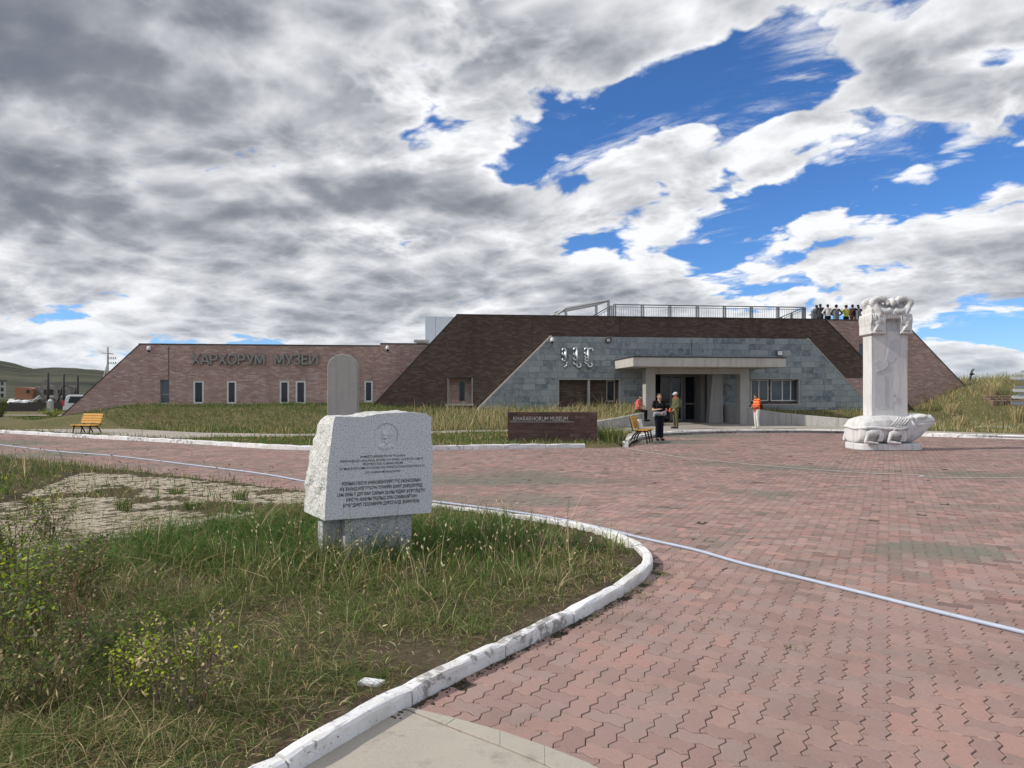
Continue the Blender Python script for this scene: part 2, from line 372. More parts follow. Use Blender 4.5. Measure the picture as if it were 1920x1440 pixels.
M['concrete_grey'] = mat('concrete_grey', (.42, .415, .405), (.35, .345, .34), 1.2, 6, .9, .2, 35, .004, streak=.5)
M['white_paint'] = mat_plain('white_paint', (.78, .79, .80), .5)
M['steel'] = mat_plain('steel', (.40, .41, .42), .45, .6); M['grey_metal'] = mat_plain('grey_metal', (.30, .30, .29), .55, .5)
M['dark_metal'] = mat_plain('dark_metal', (.07, .075, .08), .5, .3); M['rail_metal'] = mat_plain('rail_metal', (.16, .175, .19), .5, .4)
M['chrome'] = mat_plain('chrome', (.72, .74, .77), .38, .85)
M['iron'] = mat_plain('iron', (.02, .02, .022), .45); M['flashing'] = mat_plain('flashing', (.06, .05, .05), .6)
M['bench_wood'] = mat('bench_wood', (.62, .33, .045), (.50, .25, .03), 5, 4, .55, .2, 30, .002)
M['glass'] = mat_glass('glass'); M['glass_sky'] = mat_glass('glass_sky', (.10, .12, .14))
M['mortar_pink'] = mat('mortar_pink', (.52, .46, .43), None, 2, 4, .95); M['mortar_dark'] = mat('mortar_dark', (.13, .115, .11), None, 2, 4, .95)
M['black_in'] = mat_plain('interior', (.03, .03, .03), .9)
M['hose'] = mat_plain('hose', (.42, .48, .60), .5)

# ================================================================== the setting: ground, plaza, kerbs, beds, walks
V2 = lambda p: (p[0], p[1])
K1 = [(-1.75, 1.55), (-.876, 3.08), (-.605, 3.54), (-.30, 3.98), (-.06, 4.31), (.22, 4.70), (.66, 5.33), (1.02, 5.90), (1.26, 6.42), (1.355, 6.90), (1.29, 7.46), (1.06, 8.08), (.70, 8.60), (.28, 9.00), (-.22, 9.38), (-.74, 9.78), (-1.6, 10.4), (-2.6, 11.1)]
BED_EDGE = [(-2.6, 11.1), (-3.4, 11.8), (-7.1, 14.4), (-10.9, 16.9), (-16, 20.3), (-24, 25.4)]
BED = K1 + BED_EDGE[1:] + [(-32, 25), (-32, .5), (-2.1, .5)]
FK1 = [(-34, 38.0), (-30, 35.5), (-21.9, 30.4), (-13.5, 25.3), (-9.6, 22.9), (-7.4, 21.4), (-5.75, 20.75), (-4, 20.66), (-2.27, 20.86), (.65, 21.5), (3.38, 21.9)]
FK2 = [(3.62, 22.1), (3.85, 23.4), (4.5, 25.6), (5.98, 28.4), (7.9, 29.8), (10.06, 30.5), (12.4, 30.7), (14.4, 30.0), (16.2, 28.0), (17.5, 26.9), (18.9, 25.9), (22, 23.2), (27, 18)]
PLAZA = FK1 + FK2 + [(34, 8), (34, -12), (-3, -12), (-2.2, .5), (-2.2, .9)] + K1 + BED_EDGE[1:] + [(-36, 33)]
SLAB_IN = [(-.56, 3.62), (-.325, 3.43), (-.053, 3.224), (.143, 3.062), (.75, 2.35), (1.6, 1.2)]
SLAB_OUT = [(-.512, 3.625), (-.277, 3.51), (-.056, 3.383), (.151, 3.234), (.336, 3.08), (.98, 2.40), (1.85, 1.3)]
SLAB = [(-.70, 3.66), (-.60, 3.64)] + SLAB_IN + [(1.6, -6), (-2.6, -6), (-2.4, .6), (-1.86, 1.55), (-.96, 3.12)]
SLAB_ALL = SLAB_OUT + [(1.85, -6), (-2.6, -6), (-1.75, 1.55), (-.62, 3.55)]
LW_L = [(1.6, 30.2, .22), (2.6, 30.6, .34), (3.75, 31.2, .47), (5.18, 32.8, .62), (6.35, 33.9, .80), (6.6, 34.7, .84)]        # low curving walls beside the entrance: x, y, top
LW_R = [(10.95, 38.6, 1.16), (11.1, 37.0, 1.10), (11.8, 35.5, .98), (13.6, 34.5, .72), (15.8, 32.8, .50), (17.0, 31.2, .32)]
APRON = [(3.70, 22.3), (3.95, 23.4), (4.6, 25.6), (6.05, 28.3), (7.95, 29.7), (10.06, 30.4), (12.4, 30.6), (14.45, 29.9), (16.3, 27.9), (17.6, 26.8), (19.0, 25.8), (22, 23.2), (27, 18), (28.2, 19), (22.8, 24.8), (19.9, 28.0), (17.5, 30.6), (17.0, 31.2), (15.8, 32.8), (13.6, 34.5), (11.8, 35.5), (11.1, 37.0), (10.9, 39.5), (6.9, 39.0), (6.5, 34.5), (6.35, 33.9), (5.18, 32.8), (3.75, 31.2), (2.6, 30.6), (3.0, 29.4), (5.0, 29.2), (4.4, 27.4), (3.55, 25.0), (3.2, 23.4)]
WALK = [(-34.2, 38.3), (-30, 36), (-21.7, 30.7), (-13.3, 25.6), (-11.4, 24.5), (-10.9, 25.2), (-8.0, 25.6), (-4.5, 26.5), (-1.4, 28.9), (1.4, 29.4), (3.2, 29.2), (2.7, 30.7), (.6, 31.0), (-2.2, 30.3), (-5.2, 28.2), (-8.6, 27.3), (-12.5, 28.4), (-18.5, 32.5), (-26, 38.5), (-31, 43)]
OLD = [(-8.9, 14.6), (-6.9, 13.9), (-3.3, 11.6), (-2.75, 9.7), (-3.5, 8.6), (-4.0, 7.0), (-5.3, 7.3), (-7.3, 9.8)]

BU = np.array([-60, -24, -20.5, -16, -4, 0, 5, 9, 13, 18, 22, 26.3, 29.7, 31.2, 38, 60]); BH = np.array([.2, .25, .42, 1.05, 1.1, .80, .78, 1.0, .95, .84, .85, .82, 2.05, 2.45, 2.6, 2.4])
def terrain(x, y):
    u = (x - BO.x) * CU + (y - BO.y) * SU; v = (x - BO.x) * SU - (y - BO.y) * CU
    ramp = np.interp(u, [-12, -3, 18, 23], [3.0, 6.3, 6.3, 3.6])
    t = np.clip((ramp - v) / ramp, 0, 1); t = t * t * (3 - 2 * t)
    h = .10 + (np.interp(u, BU, BH) - .10) * t
    h = h + (fbm(x, y, .35, 3) - .5) * .22 * np.clip(t * 3, 0, 1) + (fbm(x, y, .9, 8) - .5) * .03
    far = np.clip((y - 48) / 25, 0, 1); return h * (1 - far) + .05 * far
def bed_h(x, y):
    h = .05 + (fbm(x, y, 1.1, 5) - .5) * .06
    d = dist_line(x, y, BED_EDGE); h = h * np.clip(d / .9, .12, 1)
    o = inpoly(x, y, OLD); h = np.where(o, .0 + (fbm(x, y, 2.2, 6) - .5) * .028, h); return h

# --- materials of the setting
def mat_soil(name, c1, c2, c3, sc=1.4):
    m, t, b = material(name); p = wpos(t)
    c = t.mix(t.rng(t.noise(p, sc, 7, .65), .35, .65), rgba(c1), rgba(c2)); c = t.mix(t.rng(t.noise(p, sc * 14, 4, .7), .52, .68), c, rgba(c3))
    t.set(b, 'Base Color', c); b.inputs['Roughness'].default_value = .95; b.inputs['Specular IOR Level'].default_value = .1; bump(t, b, t.noise(p, 26, 5, .7), .7, .02); return m
M['soil'] = mat_soil('soil', (.105, .078, .052), (.065, .055, .035), (.16, .13, .085))
M['lawn'] = mat_soil('lawn_soil', (.105, .105, .045), (.15, .125, .065), (.20, .17, .10), .5)
M['steppe'] = mat_soil('steppe', (.115, .115, .055), (.17, .15, .085), (.12, .11, .06), .02)
M['joint'] = mat_soil('joint_sand', (.085, .064, .050), (.062, .053, .040), (.115, .095, .075), 1.2)
def mat_farpave():
    m, t, b = material('paving_far'); p = wpos(t)
    q = t.mapping(p, rot=(0, 0, radians(28)))
    br = t.node('ShaderNodeTexBrick', ins={0: q}); br.offset = .5
    for k, v in (('Scale', 1.0), ('Mortar Size', .006), ('Mortar Smooth', .2), ('Brick Width', .225), ('Row Height', .1125)): br.inputs[k].default_value = v
    br.inputs['Color1'].default_value = (.385, .262, .24, 1); br.inputs['Color2'].default_value = (.325, .225, .206, 1); br.inputs['Mortar'].default_value = (.15, .11, .09, 1)
    c = t.mix(t.rng(t.noise(p, .45, 5, .6), .42, .62, 0, .35), br.outputs[0], (.365, .257, .238, 1))
    c = t.mix(t.rng(t.noise(t.mapping(p, sc=(.45, 1.3, 1)), .42, 6, .68), .555, .64, 0, .75), c, (.165, .165, .135, 1))
    c = t.mix(t.rng(t.noise(p, 2.6, 5, .7), .63, .72, 0, .5), c, (.13, .13, .08, 1))
    t.set(b, 'Base Color', c); b.inputs['Roughness'].default_value = .9; b.inputs['Specular IOR Level'].default_value = .2; return m
M['far_pave'] = mat_farpave()
def mat_kerb():
    m, t, b = material('kerb_paint'); p = wpos(t); r = t.node('ShaderNodeObjectInfo').outputs['Random']
    n = t.math('ADD', t.noise(p, 7, 8, .68, .3), t.math('MULTIPLY', t.math('SUBTRACT', r, .5), .16))
    k = t.rng(n, .575, .615); fine = t.rng(t.noise(p, 42, 4, .7), .60, .68, 0, .8); k = t.math('MAXIMUM', k, fine)
    grey = t.mix(t.noise(p, 12, 5, .6), (.26, .255, .25, 1), (.40, .385, .36, 1)); dirt = t.mix(t.rng(t.noise(p, 2.4, 6, .65), .40, .66, 0, .65), (.80, .81, .83, 1), (.50, .47, .42, 1))
    t.set(b, 'Base Color', t.mix(k, dirt, grey)); b.inputs['Roughness'].default_value = .85; b.inputs['Specular IOR Level'].default_value = .25
    bump(t, b, t.math('SUBTRACT', t.noise(p, 30, 5, .65), t.math('MULTIPLY', k, .5)), .5, .006); return m
M['kerb'] = mat_kerb()
def mat_walk(name, c1, c2):
    m, t, b = material(name); p = wpos(t)
    c = t.mix(t.rng(t.noise(p, .8, 7, .65), .35, .65), rgba(c1), rgba(c2)); c = t.mix(t.rng(t.noise(p, 5, 6, .7), .56, .70, 0, .6), c, rgba([x * .6 for x in c2])); c = t.mix(t.rng(t.noise(p, 90, 2, .5), .6, .7, 0, .35), c, (.2, .19, .17, 1))
    t.set(b, 'Base Color', c); b.inputs['Roughness'].default_value = .92; b.inputs['Specular IOR Level'].default_value = .2; bump(t, b, t.noise(p, 60, 5, .65), .35, .004); return m
M['slab'] = mat_walk('slab_concrete', (.43, .395, .335), (.35, .32, .275)); M['walk'] = mat_walk('walk_concrete', (.40, .365, .315), (.31, .285, .25))

# --- ground reaching the horizon
MB().add([(-4000, -300, -.16), (4000, -300, -.16), (4000, 6000, -.16), (-4000, 6000, -.16)], [(0, 1, 2, 3)]).build('ground', M['steppe'])
tag(bpy.data.objects['ground'], 'wide flat steppe ground running out to the far hills', 'ground', kind='structure')

def grid_sheet(name, x0, x1, y0, y1, st, hf, keep, mat_):
    xs = np.arange(x0, x1 + st, st); ys = np.arange(y0, y1 + st, st); X, Y = np.meshgrid(xs, ys); Z = hf(X, Y); nx = len(xs)
    ok = keep(X, Y); I, J = np.meshgrid(np.arange(len(xs) - 1), np.arange(len(ys) - 1)); a = (J * nx + I)
    k = ok[:-1, :-1] | ok[1:, :-1] | ok[:-1, 1:] | ok[1:, 1:]
    q = np.stack([a, a + 1, a + 1 + nx, a + nx], -1)[k]
    used, inv = np.unique(q.ravel(), return_inverse=True)
    me = np_mesh(name, np.stack([X.ravel(), Y.ravel(), Z.ravel()], -1)[used], quads=inv.reshape(-1, 4)); smooth(me); return link(name, me, mat_)
PZ = PLAZA
def lawn_h(x, y):
    h = terrain(x, y); h = np.where((dist_line(x, y, FK1) < .34) | (dist_line(x, y, FK2) < .34), -.03, h); h = np.where((dist_line(x, y, LW_L) < .36) | (dist_line(x, y, LW_R) < .36), np.minimum(h, .05), h)
    return np.where(inpoly(x, y, PZ) | inpoly(x, y, APRON) | ((y < 22) & (x > -4) & (x < 2)), -.12, h)
tag(grid_sheet('lawn', -62, 64, 15, 70, .29, lawn_h, lambda x, y: (~inpoly(x, y, PZ)) & (~inpoly(x, y, BED)) & (y > 15), M['lawn']), 'rough grassy bank rising to the museum walls', 'lawn', kind='structure')
tag(grid_sheet('flower_bed', -31, 1.6, .6, 25, .08, lambda x, y: np.where(inpoly(x, y, BED) & (dist_line(x, y, K1) > .075), bed_h(x, y), -.06), lambda x, y: inpoly(x, y, BED), M['soil']), 'brown soil of the overgrown bed inside the near kerb', 'soil', kind='structure')

def sheet(name, poly, z, mat_, label, cat):
    me = fill(name, [(p[0], p[1], z) for p in poly]); return tag(link(name, me, mat_), label, cat, kind='structure')
# plaza: joint sand under the near pavers, a far sheet where single pavers can no longer be told apart
PAVE_Y = 31.5
plaza = sheet('plaza', PLAZA, -.0042, M['joint'], 'wide plaza of pinkish red zigzag paving stones', 'plaza')
# far part: a sheet cut to the plaza outline beyond PAVE_Y
FAR = [(-34, 38.0), (-30, 35.5), (-23.6, PAVE_Y), (-33.5, PAVE_Y), (-36, 33)]
me = fill('far_paving', [(p[0], p[1], -.0005) for p in FAR]); link('far_paving', me, M['far_pave'], plaza)

# --- zigzag pavers in herringbone
PU = .1125; PROT = radians(-28)
def zig(a, b):
    """one grid edge drawn as a zigzag; the same for both neighbours"""
    flip = (a[0] + a[1]) > (b[0] + b[1]); p, q = (b, a) if flip else (a, b); d = (q[0] - p[0], q[1] - p[1]); n = (-d[1], d[0]); A = .105
    pts = [p, (p[0] + d[0] * .27 + n[0] * A, p[1] + d[1] * .27 + n[1] * A), (p[0] + d[0] * .73 - n[0] * A, p[1] + d[1] * .73 - n[1] * A)]
    pts = pts + [q]; pts = pts[::-1] if flip else pts; return pts[:-1]
def paver_outline(horizontal):
    w_, h_ = (2, 1) if horizontal else (1, 2); c = [(i, 0) for i in range(w_)] + [(w_, j) for j in range(h_)] + [(i, h_) for i in range(w_, 0, -1)] + [(0, j) for j in range(h_, 0, -1)]
    out = []
    for i in range(len(c)): out += zig(c[i], c[(i + 1) % len(c)])
    cx, cy = w_ / 2, h_ / 2; pts = np.array([(x - cx, y - cy) for x, y in out]) * PU
    # joint: pull the outline in along its normals
    def inset(p, g):
        n = len(p); r = []
        for i in range(n):
            e1 = p[i] - p[i - 1]; e2 = p[(i + 1) % n] - p[i]; n1 = np.array([-e1[1], e1[0]]) / np.hypot(*e1); n2 = np.array([-e2[1], e2[0]]) / np.hypot(*e2); nn = n1 + n2; nn = nn / max(.6, (nn @ nn) / 2); r.append(p[i] + nn * g)
        return np.array(r)
    return inset(pts, .0014), inset(pts, .0046)
OUTL = {h: paver_outline(h) for h in (True, False)}
def paver_verts(h, bevel):
    o, i = OUTL[h]; n = len(o)
    if bevel == 2:
        v = np.concatenate([np.c_[i * .4 + o * .6, np.full(n, -.0005)], [[0, 0, 0]]]); k = np.arange(n); return v, np.zeros((0, 4), int), np.stack([k, (k + 1) % n, np.full(n, n)], -1)
    if bevel:
        v = np.concatenate([np.c_[o, np.full(n, -.03)], np.c_[o, np.full(n, -.0055)], np.c_[i, np.zeros(n)], [[0, 0, .0004]]])
        k = np.arange(n); k2 = (k + 1) % n
        q = np.concatenate([np.stack([k, k2, k2 + n, k + n], -1), np.stack([k + n, k2 + n, k2 + 2 * n, k + 2 * n], -1)]); t = np.stack([k + 2 * n, k2 + 2 * n, np.full(n, 3 * n)], -1)
    else:
        v = np.concatenate([np.c_[o, np.full(n, -.024)], np.c_[i * .4 + o * .6, np.full(n, -.0005)], [[0, 0, 0]]]); k = np.arange(n); k2 = (k + 1) % n
        q = np.stack([k, k2, k2 + n, k + n], -1); t = np.stack([k + n, k2 + n, np.full(n, 2 * n)], -1)
    return v, q, t
cr_, sr_ = cos(PROT), sin(PROT)
N = 330; ii, jj = np.meshgrid(np.arange(-N, N), np.arange(-N, N)); kk = (ii - jj) % 4
cand = []
for hor, sel in ((True, kk == 0), (False, kk == 3)):
    gx = (ii[sel] + (1 if hor else .5)) * PU; gy = (jj[sel] + (.5 if hor else 1)) * PU
    cand.append((hor, gx * cr_ - gy * sr_ + 3.0, gx * sr_ + gy * cr_ + 9.0))
pav = []
for hor, x, y in cand:
    ok = inpoly(x, y, PLAZA) & (~inpoly(x, y, SLAB_ALL) | (dist_line(x, y, SLAB_OUT) < .09)) & (y > 1.6) & (y < PAVE_Y) & (np.abs(x) < .76 * y + 1.6)
    pav += [(hor, a, b) for a, b in zip(x[ok], y[ok])]
PC = np.array([[.330, .225, .203], [.305, .205, .187], [.350, .232, .207], [.300, .218, .200], [.365, .222, .198], [.280, .188, .170], [.325, .236, .217]]) * np.array([1.08, 1.075, 1.05])
def paver_colour(x, y):
    c = PC[random.randrange(len(PC))] * random.uniform(.84, 1.10)
    g = float(fbm(x, y, .7, 21)); c = c * (1 + (g - .5) * .25)
    d1 = math.hypot((x - 4.45) / .85, (y - 7.35) / .50); 
    moss = max(0, 1 - d1 + (float(fbm(x, y, 3.0, 9)) - .5) * .8) * 2.2
    if y > 8: moss = max(moss, (float(fbm(x * .55, y, .42, 33)) - .60) * 6 * min(1, (y - 8) / 3))
    moss = max(moss, (float(fbm(x, y, 1.3, 44)) - .70) * 4)
    if random.random() < .02: moss = max(moss, .6)
    moss = min(.85, max(0, moss + random.uniform(-.15, .15) * (moss > .05)))
    c = c * (1 - moss) + np.array([.185, .185, .150]) * moss
    if random.random() < .035: c = c * .68
    return c
pav.sort(key=lambda p: p[1] ** 2 * .0 + p[2] + abs(p[1]) * .15)
vis = lambda p: abs(p[1]) < .715 * p[2] and p[2] > 3.02
near = [p for p in pav if vis(p)][:300]; nearset = set(map(id, near))
M['paver'] = mat_pieces('paver', [tuple(c) for c in PC[[5, 1, 3, 6, 0, 2, 4]]], (.20, .165, .135), .92, .24, .45, 70, 1.1, gmix=.6)
M['paver_mass'] = mat_pieces('paver_mass', [], (.20, .165, .135), .92, .24, .45, 70, 1.1, use_attr=True, gmix=.6)
pm = {}
for hor in (True, False):
    v, q, t = paver_verts(hor, True); pm[hor] = np_mesh('paver', v, q, t); pm[hor].materials.append(M['paver'])
for (hor, x, y) in near:
    o = link('paver', pm[hor], None, plaza, (x, y, random.uniform(-.002, .0015)), (random.gauss(0, .008), random.gauss(0, .008), PROT + random.gauss(0, .006)))
def paver_mass(items, bevel):
    Vs, Qs, Ts, Cs, off = [], [], [], [], 0
    for (hor, x, y) in items:
        v, q, t = PV[(hor, bevel)]; a = PROT + random.gauss(0, .006); c, s = cos(a), sin(a); tx, ty = random.gauss(0, .007), random.gauss(0, .007)
        w_ = np.empty_like(v); w_[:, 0] = v[:, 0] * c - v[:, 1] * s + x; w_[:, 1] = v[:, 0] * s + v[:, 1] * c + y; w_[:, 2] = v[:, 2] + v[:, 0] * tx + v[:, 1] * ty + random.uniform(-.002, .0015) + (random.uniform(-.003, .002) if random.random() < .06 else 0)
        Vs.append(w_); Qs.append(q + off); Ts.append(t + off); off += len(v); Cs.append(np.repeat(paver_colour(x, y)[None], len(v), 0))
    return np_mesh('paver_mass', np.concatenate(Vs), np.concatenate(Qs), np.concatenate(Ts), np.concatenate(Cs))
PV = {(h, b): paver_verts(h, b) for h in (True, False) for b in (0, 1, 2)}
rest = [p for p in pav if id(p) not in nearset]
for nm, items, bv in (('near_paving_stones', [p for p in rest if p[2] < 8], 1), ('middle_paving_stones', [p for p in rest if 8 <= p[2] < 13], 0), ('distant_paving_stones', [p for p in rest if p[2] >= 13], 2)):
    o = link(nm, paver_mass(items, bv), M['paver_mass'], plaza); o['kind'] = 'stuff'
# pale edging strip crossing the plaza
strip = [G(1178, 841), G(1240, 852), G(1315, 862), G(1465, 876), G(1610, 886.5), G(1720, 891), G(1912, 897), (26, 13.6, 0)]
pts = spline(strip, 6); s = MB(); L = []
for i, p in enumerate(pts):
    d = (pts[min(i + 1, len(pts) - 1)] - pts[max(i - 1, 0)]).normalized(); n = Vector((-d.y, d.x, 0)) * .035; L.append((p + n, p - n))
for (a, b), (c, d) in zip(L[:-1], L[1:]): s.add([(a.x, a.y, .008), (b.x, b.y, .008), (d.x, d.y, .008), (c.x, c.y, .008)], [(0, 1, 2, 3)])
s.build('edging_strip', M['concrete_pale'], plaza)

# --- concrete slab in the corner with its border strip
tag(sheet('concrete_walk', SLAB, .003, M['slab'], 'weathered concrete slab meeting the red pavers at the near kerb', 'concrete slab'), 'weathered concrete slab meeting the red pavers at the near kerb', 'concrete slab', kind='structure')
cw = bpy.data.objects['concrete_walk']
so = [Vector((a, b, 0)) for a, b in SLAB_OUT]; si = [Vector((a, b, 0)) for a, b in SLAB_IN]
s = MB(); 
for k in range(len(so) - 1):
    s = MB(); a, b = so[k], so[k + 1]; c, d = si[k if k else 0], si[min(k + 1, len(si) - 1)]
    if k >= len(si) - 1: break
    cc_, dd_ = c + (a - c).normalized() * .014, d + (b - d).normalized() * .014; s.slab([V2(a), V2(b), V2(dd_), V2(cc_)], -.03, .006 + random.uniform(-.001, .002)); s.build('border_strip', M['slab'], cw, bevel=.004)

# --- kerbs: every stone its own
def kerb(name, line, label, stone, wd, ht, n=5, rough_=.006, skip=()):
    root = empty(name, (line[0][0], line[0][1], 0)); tag(root, label, 'kerb', kind='structure'); base = root.location
    pts = resample(spline([(a, b, 0) for a, b in line], 12), stone / n); i = 0; k = 0
    while i + n < len(pts):
        seg = pts[i:i + n + 1]; s = []; fs = []; jz = random.uniform(-.008, .006); jx = random.uniform(-.008, .008); hh = ht + jz
        prof = [(0, -.05), (.0, hh - .022), (.006, hh - .006), (.022, hh), (wd - .02, hh), (wd - .004, hh - .008), (wd, -.05)]; np_ = len(prof)
        for m_, p in enumerate(seg):
            j = i + m_; d = (pts[min(j + 1, len(pts) - 1)] - pts[max(j - 1, 0)]).normalized(); nn = Vector((-d.y, d.x, 0)); q = p.copy()
            if m_ == 0: q = p + d * .006
            if m_ == n: q = p - d * .006
            for (a, z) in prof:
                r = Vector((random.gauss(0, 1), random.gauss(0, 1), random.gauss(0, 1))) * rough_ if z > 0 else Vector((0, 0, 0))
                e = .010 if (m_ in (0, n) and z > hh - .03) else 0
                s.append(tuple(q + nn * (a + jx) + Vector((0, 0, z - e)) + r - base))
        for m_ in range(n):
            for a in range(np_ - 1): fs.append((m_ * np_ + a, m_ * np_ + a + 1, (m_ + 1) * np_ + a + 1, (m_ + 1) * np_ + a))
        fs.append(tuple(range(np_ - 1, -1, -1))); fs.append(tuple(range(n * np_, n * np_ + np_)))
        me = bpy.data.meshes.new('kerb_stone'); me.from_pydata(s, [], fs); me.update()
        bm = bmesh.new(); bm.from_mesh(me); bmesh.ops.recalc_face_normals(bm, faces=bm.faces); bm.to_mesh(me); bm.free()
        link('kerb_stone', me, M['kerb'], root); i += n; k += 1
    return root
kerb('near_kerb', K1, 'white painted kerb with peeling paint curving round the near grass bed', .82, .092, .088, 8, .0022)
kerb('lawn_kerb', FK1, 'long white kerb between the plaza and the left lawn', 1.25, .16, .13, 4, .005)
kerb('entrance_kerb', FK2, 'white kerb curving past the entrance apron and the turtle stele', 1.25, .17, .145, 4, .004)
# a broken bit of kerb lying in the bed
f = MB(); f.slab([(0, 0), (.10, -.035), (.15, .015), (.04, .05)], 0, .02); tag(f.build('concrete_shard', M['kerb'], loc=(-.83, 3.80, .05), rot=(.1, .06, .2), bevel=.004), 'flat broken white concrete shard on bare soil by kerb', 'shard')

# --- walk and entrance apron
sheet('side_walk', WALK, .125, M['walk'], 'pale concrete walk crossing the lawn towards the entrance', 'walk')
def apron_z(x, y): u, v = UV_of(x, y); return .095 + .12 * max(0, min(1, (6.0 - v) / 5.5))
me = fill('entrance_apron', [(p[0], p[1], apron_z(p[0], p[1])) for p in APRON]); tag(link('entrance_apron', me, M['walk']), 'concrete apron in front of the museum entrance', 'apron', kind='structure')
def low_wall(line, side, label):
    root = empty('low_wall', (line[0][0], line[0][1], 0)); tag(root, label, 'low wall')
    pts = spline(line, 8); step = max(1, len(pts) // 6); k = 0
    while k < len(pts) - 1:
        seg = pts[k:min(k + step, len(pts) - 1) + 1]; vs = []; fs = []
        for m_, p in enumerate(seg):
            j = k + m_; d = pts[min(j + 1, len(pts) - 1)] - pts[max(j - 1, 0)]; d.z = 0; d.normalize(); nn = Vector((-d.y, d.x, 0)) * side; q = Vector((p.x, p.y, 0))
            if m_ == 0: q += d * .008
            if m_ == len(seg) - 1: q -= d * .008
            for a, z in ((0, -.1), (0, p.z - .01), (.012, p.z), (.30, p.z), (.30, -.1)): vs.append(q + nn * a + Vector((0, 0, z)) - root.location)
        for m_ in range(len(seg) - 1):
            for a in range(4): fs.append((m_ * 5 + a, m_ * 5 + a + 1, (m_ + 1) * 5 + a + 1, (m_ + 1) * 5 + a))
        fs += [(4, 3, 2, 1, 0), tuple(range((len(seg) - 1) * 5, len(seg) * 5))]
        me = bpy.data.meshes.new('wall_block'); me.from_pydata([tuple(v) for v in vs], [], fs); bm = bmesh.new(); bm.from_mesh(me); bmesh.ops.recalc_face_normals(bm, faces=bm.faces); bm.to_mesh(me); bm.free()
        link('wall_block', me, M['concrete'], root); k += step
low_wall(LW_L, 1, 'low curved concrete wall beside the sign, rising to the entrance')
low_wall(LW_R, 1, 'low curved concrete wall running from the doors towards the turtle stele')

# ================================================================== the museum
museum = empty('museum_building', BO, TH); tag(museum, 'low brick and slate museum with sloping ends and a flat entrance canopy', 'museum')
def ext(p, q, z): t = (z - p[1]) / (q[1] - p[1]); return (p[0] + (q[0] - p[0]) * t, z)
def ccw(poly):
    a = sum(poly[i][0] * poly[(i + 1) % len(poly)][1] - poly[(i + 1) % len(poly)][0] * poly[i][1] for i in range(len(poly))); return poly if a > 0 else poly[::-1]
def hole(x0, x1, y0, y1, v): (a, zt), (b, zb) = U(x0, y0, v), U(x1, y1, v); return (a, b, zb, zt)      # u0, u1, z0, z1
def pierced(conv, holes):
    """split a convex wall outline into pieces that leave the holes open"""
    us = sorted({p[0] for p in conv} | {h[0] for h in holes} | {h[1] for h in holes}); zmin, zmax = min(p[1] for p in conv) - 1, max(p[1] for p in conv) + 1; out = []
    us = [min(p[0] for p in conv)] + sorted(x for h in holes for x in h[:2]) + [max(p[0] for p in conv)]
    for a, b in zip(us[:-1], us[1:]):
        if b - a < 1e-5: continue
        hs = sorted([h for h in holes if h[0] < (a + b) / 2 < h[1]], key=lambda h: h[2]); z = zmin
        for h in hs + [None]:
            z1 = h[2] if h else zmax; c = clip_poly([(a, z), (b, z), (b, z1), (a, z1)], conv)
            if len(c) > 2: out.append(c)
            if h: z = h[3]
    return out
def wall(name, conv, v, thick, holes, mat_, parent=museum):
    mb = MB()
    for p in pierced(ccw(conv), holes): mb.prism(p, -v, -v + thick)
    return mb.build(name, mat_, parent)
def bricks(parent, conv, v, holes, L, H, cols, seed, name='brick_courses', prob_light=.0, joint=.010):
    """real bricks proud of the mortar, cut at the slopes and openings"""
    rnd = random.Random(seed); conv = ccw(conv); us = [p[0] for p in conv]; zs = [p[1] for p in conv]; mb = MB(); k = 0; z = min(zs)
    pcs = pierced(conv, holes)
    cols = [np.array(c) for c in cols]; cmean = sum(cols) / len(cols)
    z0 = min(zs); nrow = int((max(zs) - z0) / H) + 1
    for r in range(nrow):
        za, zb = z0 + r * H + joint * .5, z0 + (r + 1) * H - joint * .5; off = (L / 2 if r % 2 else 0) + rnd.uniform(-.01, .01); n = int((max(us) - min(us)) / L) + 2
        rowt = rnd.uniform(.98, 1.02)
        for i in range(-1, n):
            ua, ub = min(us) + i * L + off + joint * .5, min(us) + (i + 1) * L + off - joint * .5; q = [(ua, za), (ub, za), (ub, zb), (ua, zb)]
            for pc in pcs:
                if ub < min(p[0] for p in pc) or ua > max(p[0] for p in pc) or zb < min(p[1] for p in pc) or za > max(p[1] for p in pc): continue
                c = clip_poly(q, pc)
                if len(c) < 3: continue
                t = float(fbm(ua, za * 1.3, .45, seed + 2)); cc = cols[rnd.randrange(len(cols))] * rnd.uniform(.95, 1.05) * rowt * (.88 + .24 * t); cc = cc * .75 + cmean * (.25 * (.88 + .24 * t))
                m_ = len(c); y = -v - rnd.uniform(0, .004); vs = [(a, y, b) for a, b in c] + [(a, -v + .014, b) for a, b in c]
                mb.add(vs, [tuple(range(m_))] + [(j, j + m_, (j + 1) % m_ + m_, (j + 1) % m_) for j in range(m_)], tuple(cc))
    o = mb.build(name, M['brick_attr'], parent, colattr=True); o['kind'] = 'stuff'; return o
M['brick_attr'] = mat_attr('brick_attr', .9, .2, 30)
PINK = [tuple(min(.8, x * 1.40) for x in c) for c in ((.37, .245, .215), (.335, .222, .198), (.405, .285, .252), (.31, .20, .178), (.45, .345, .31), (.355, .24, .212), (.285, .182, .163))]
DARK = [(c[0] * 1.20, c[1] * 1.20, c[2] * 1.10) for c in ((.098, .070, .063), (.085, .061, .056), (.118, .089, .080), (.076, .054, .050), (.106, .076, .068), (.135, .105, .095))]

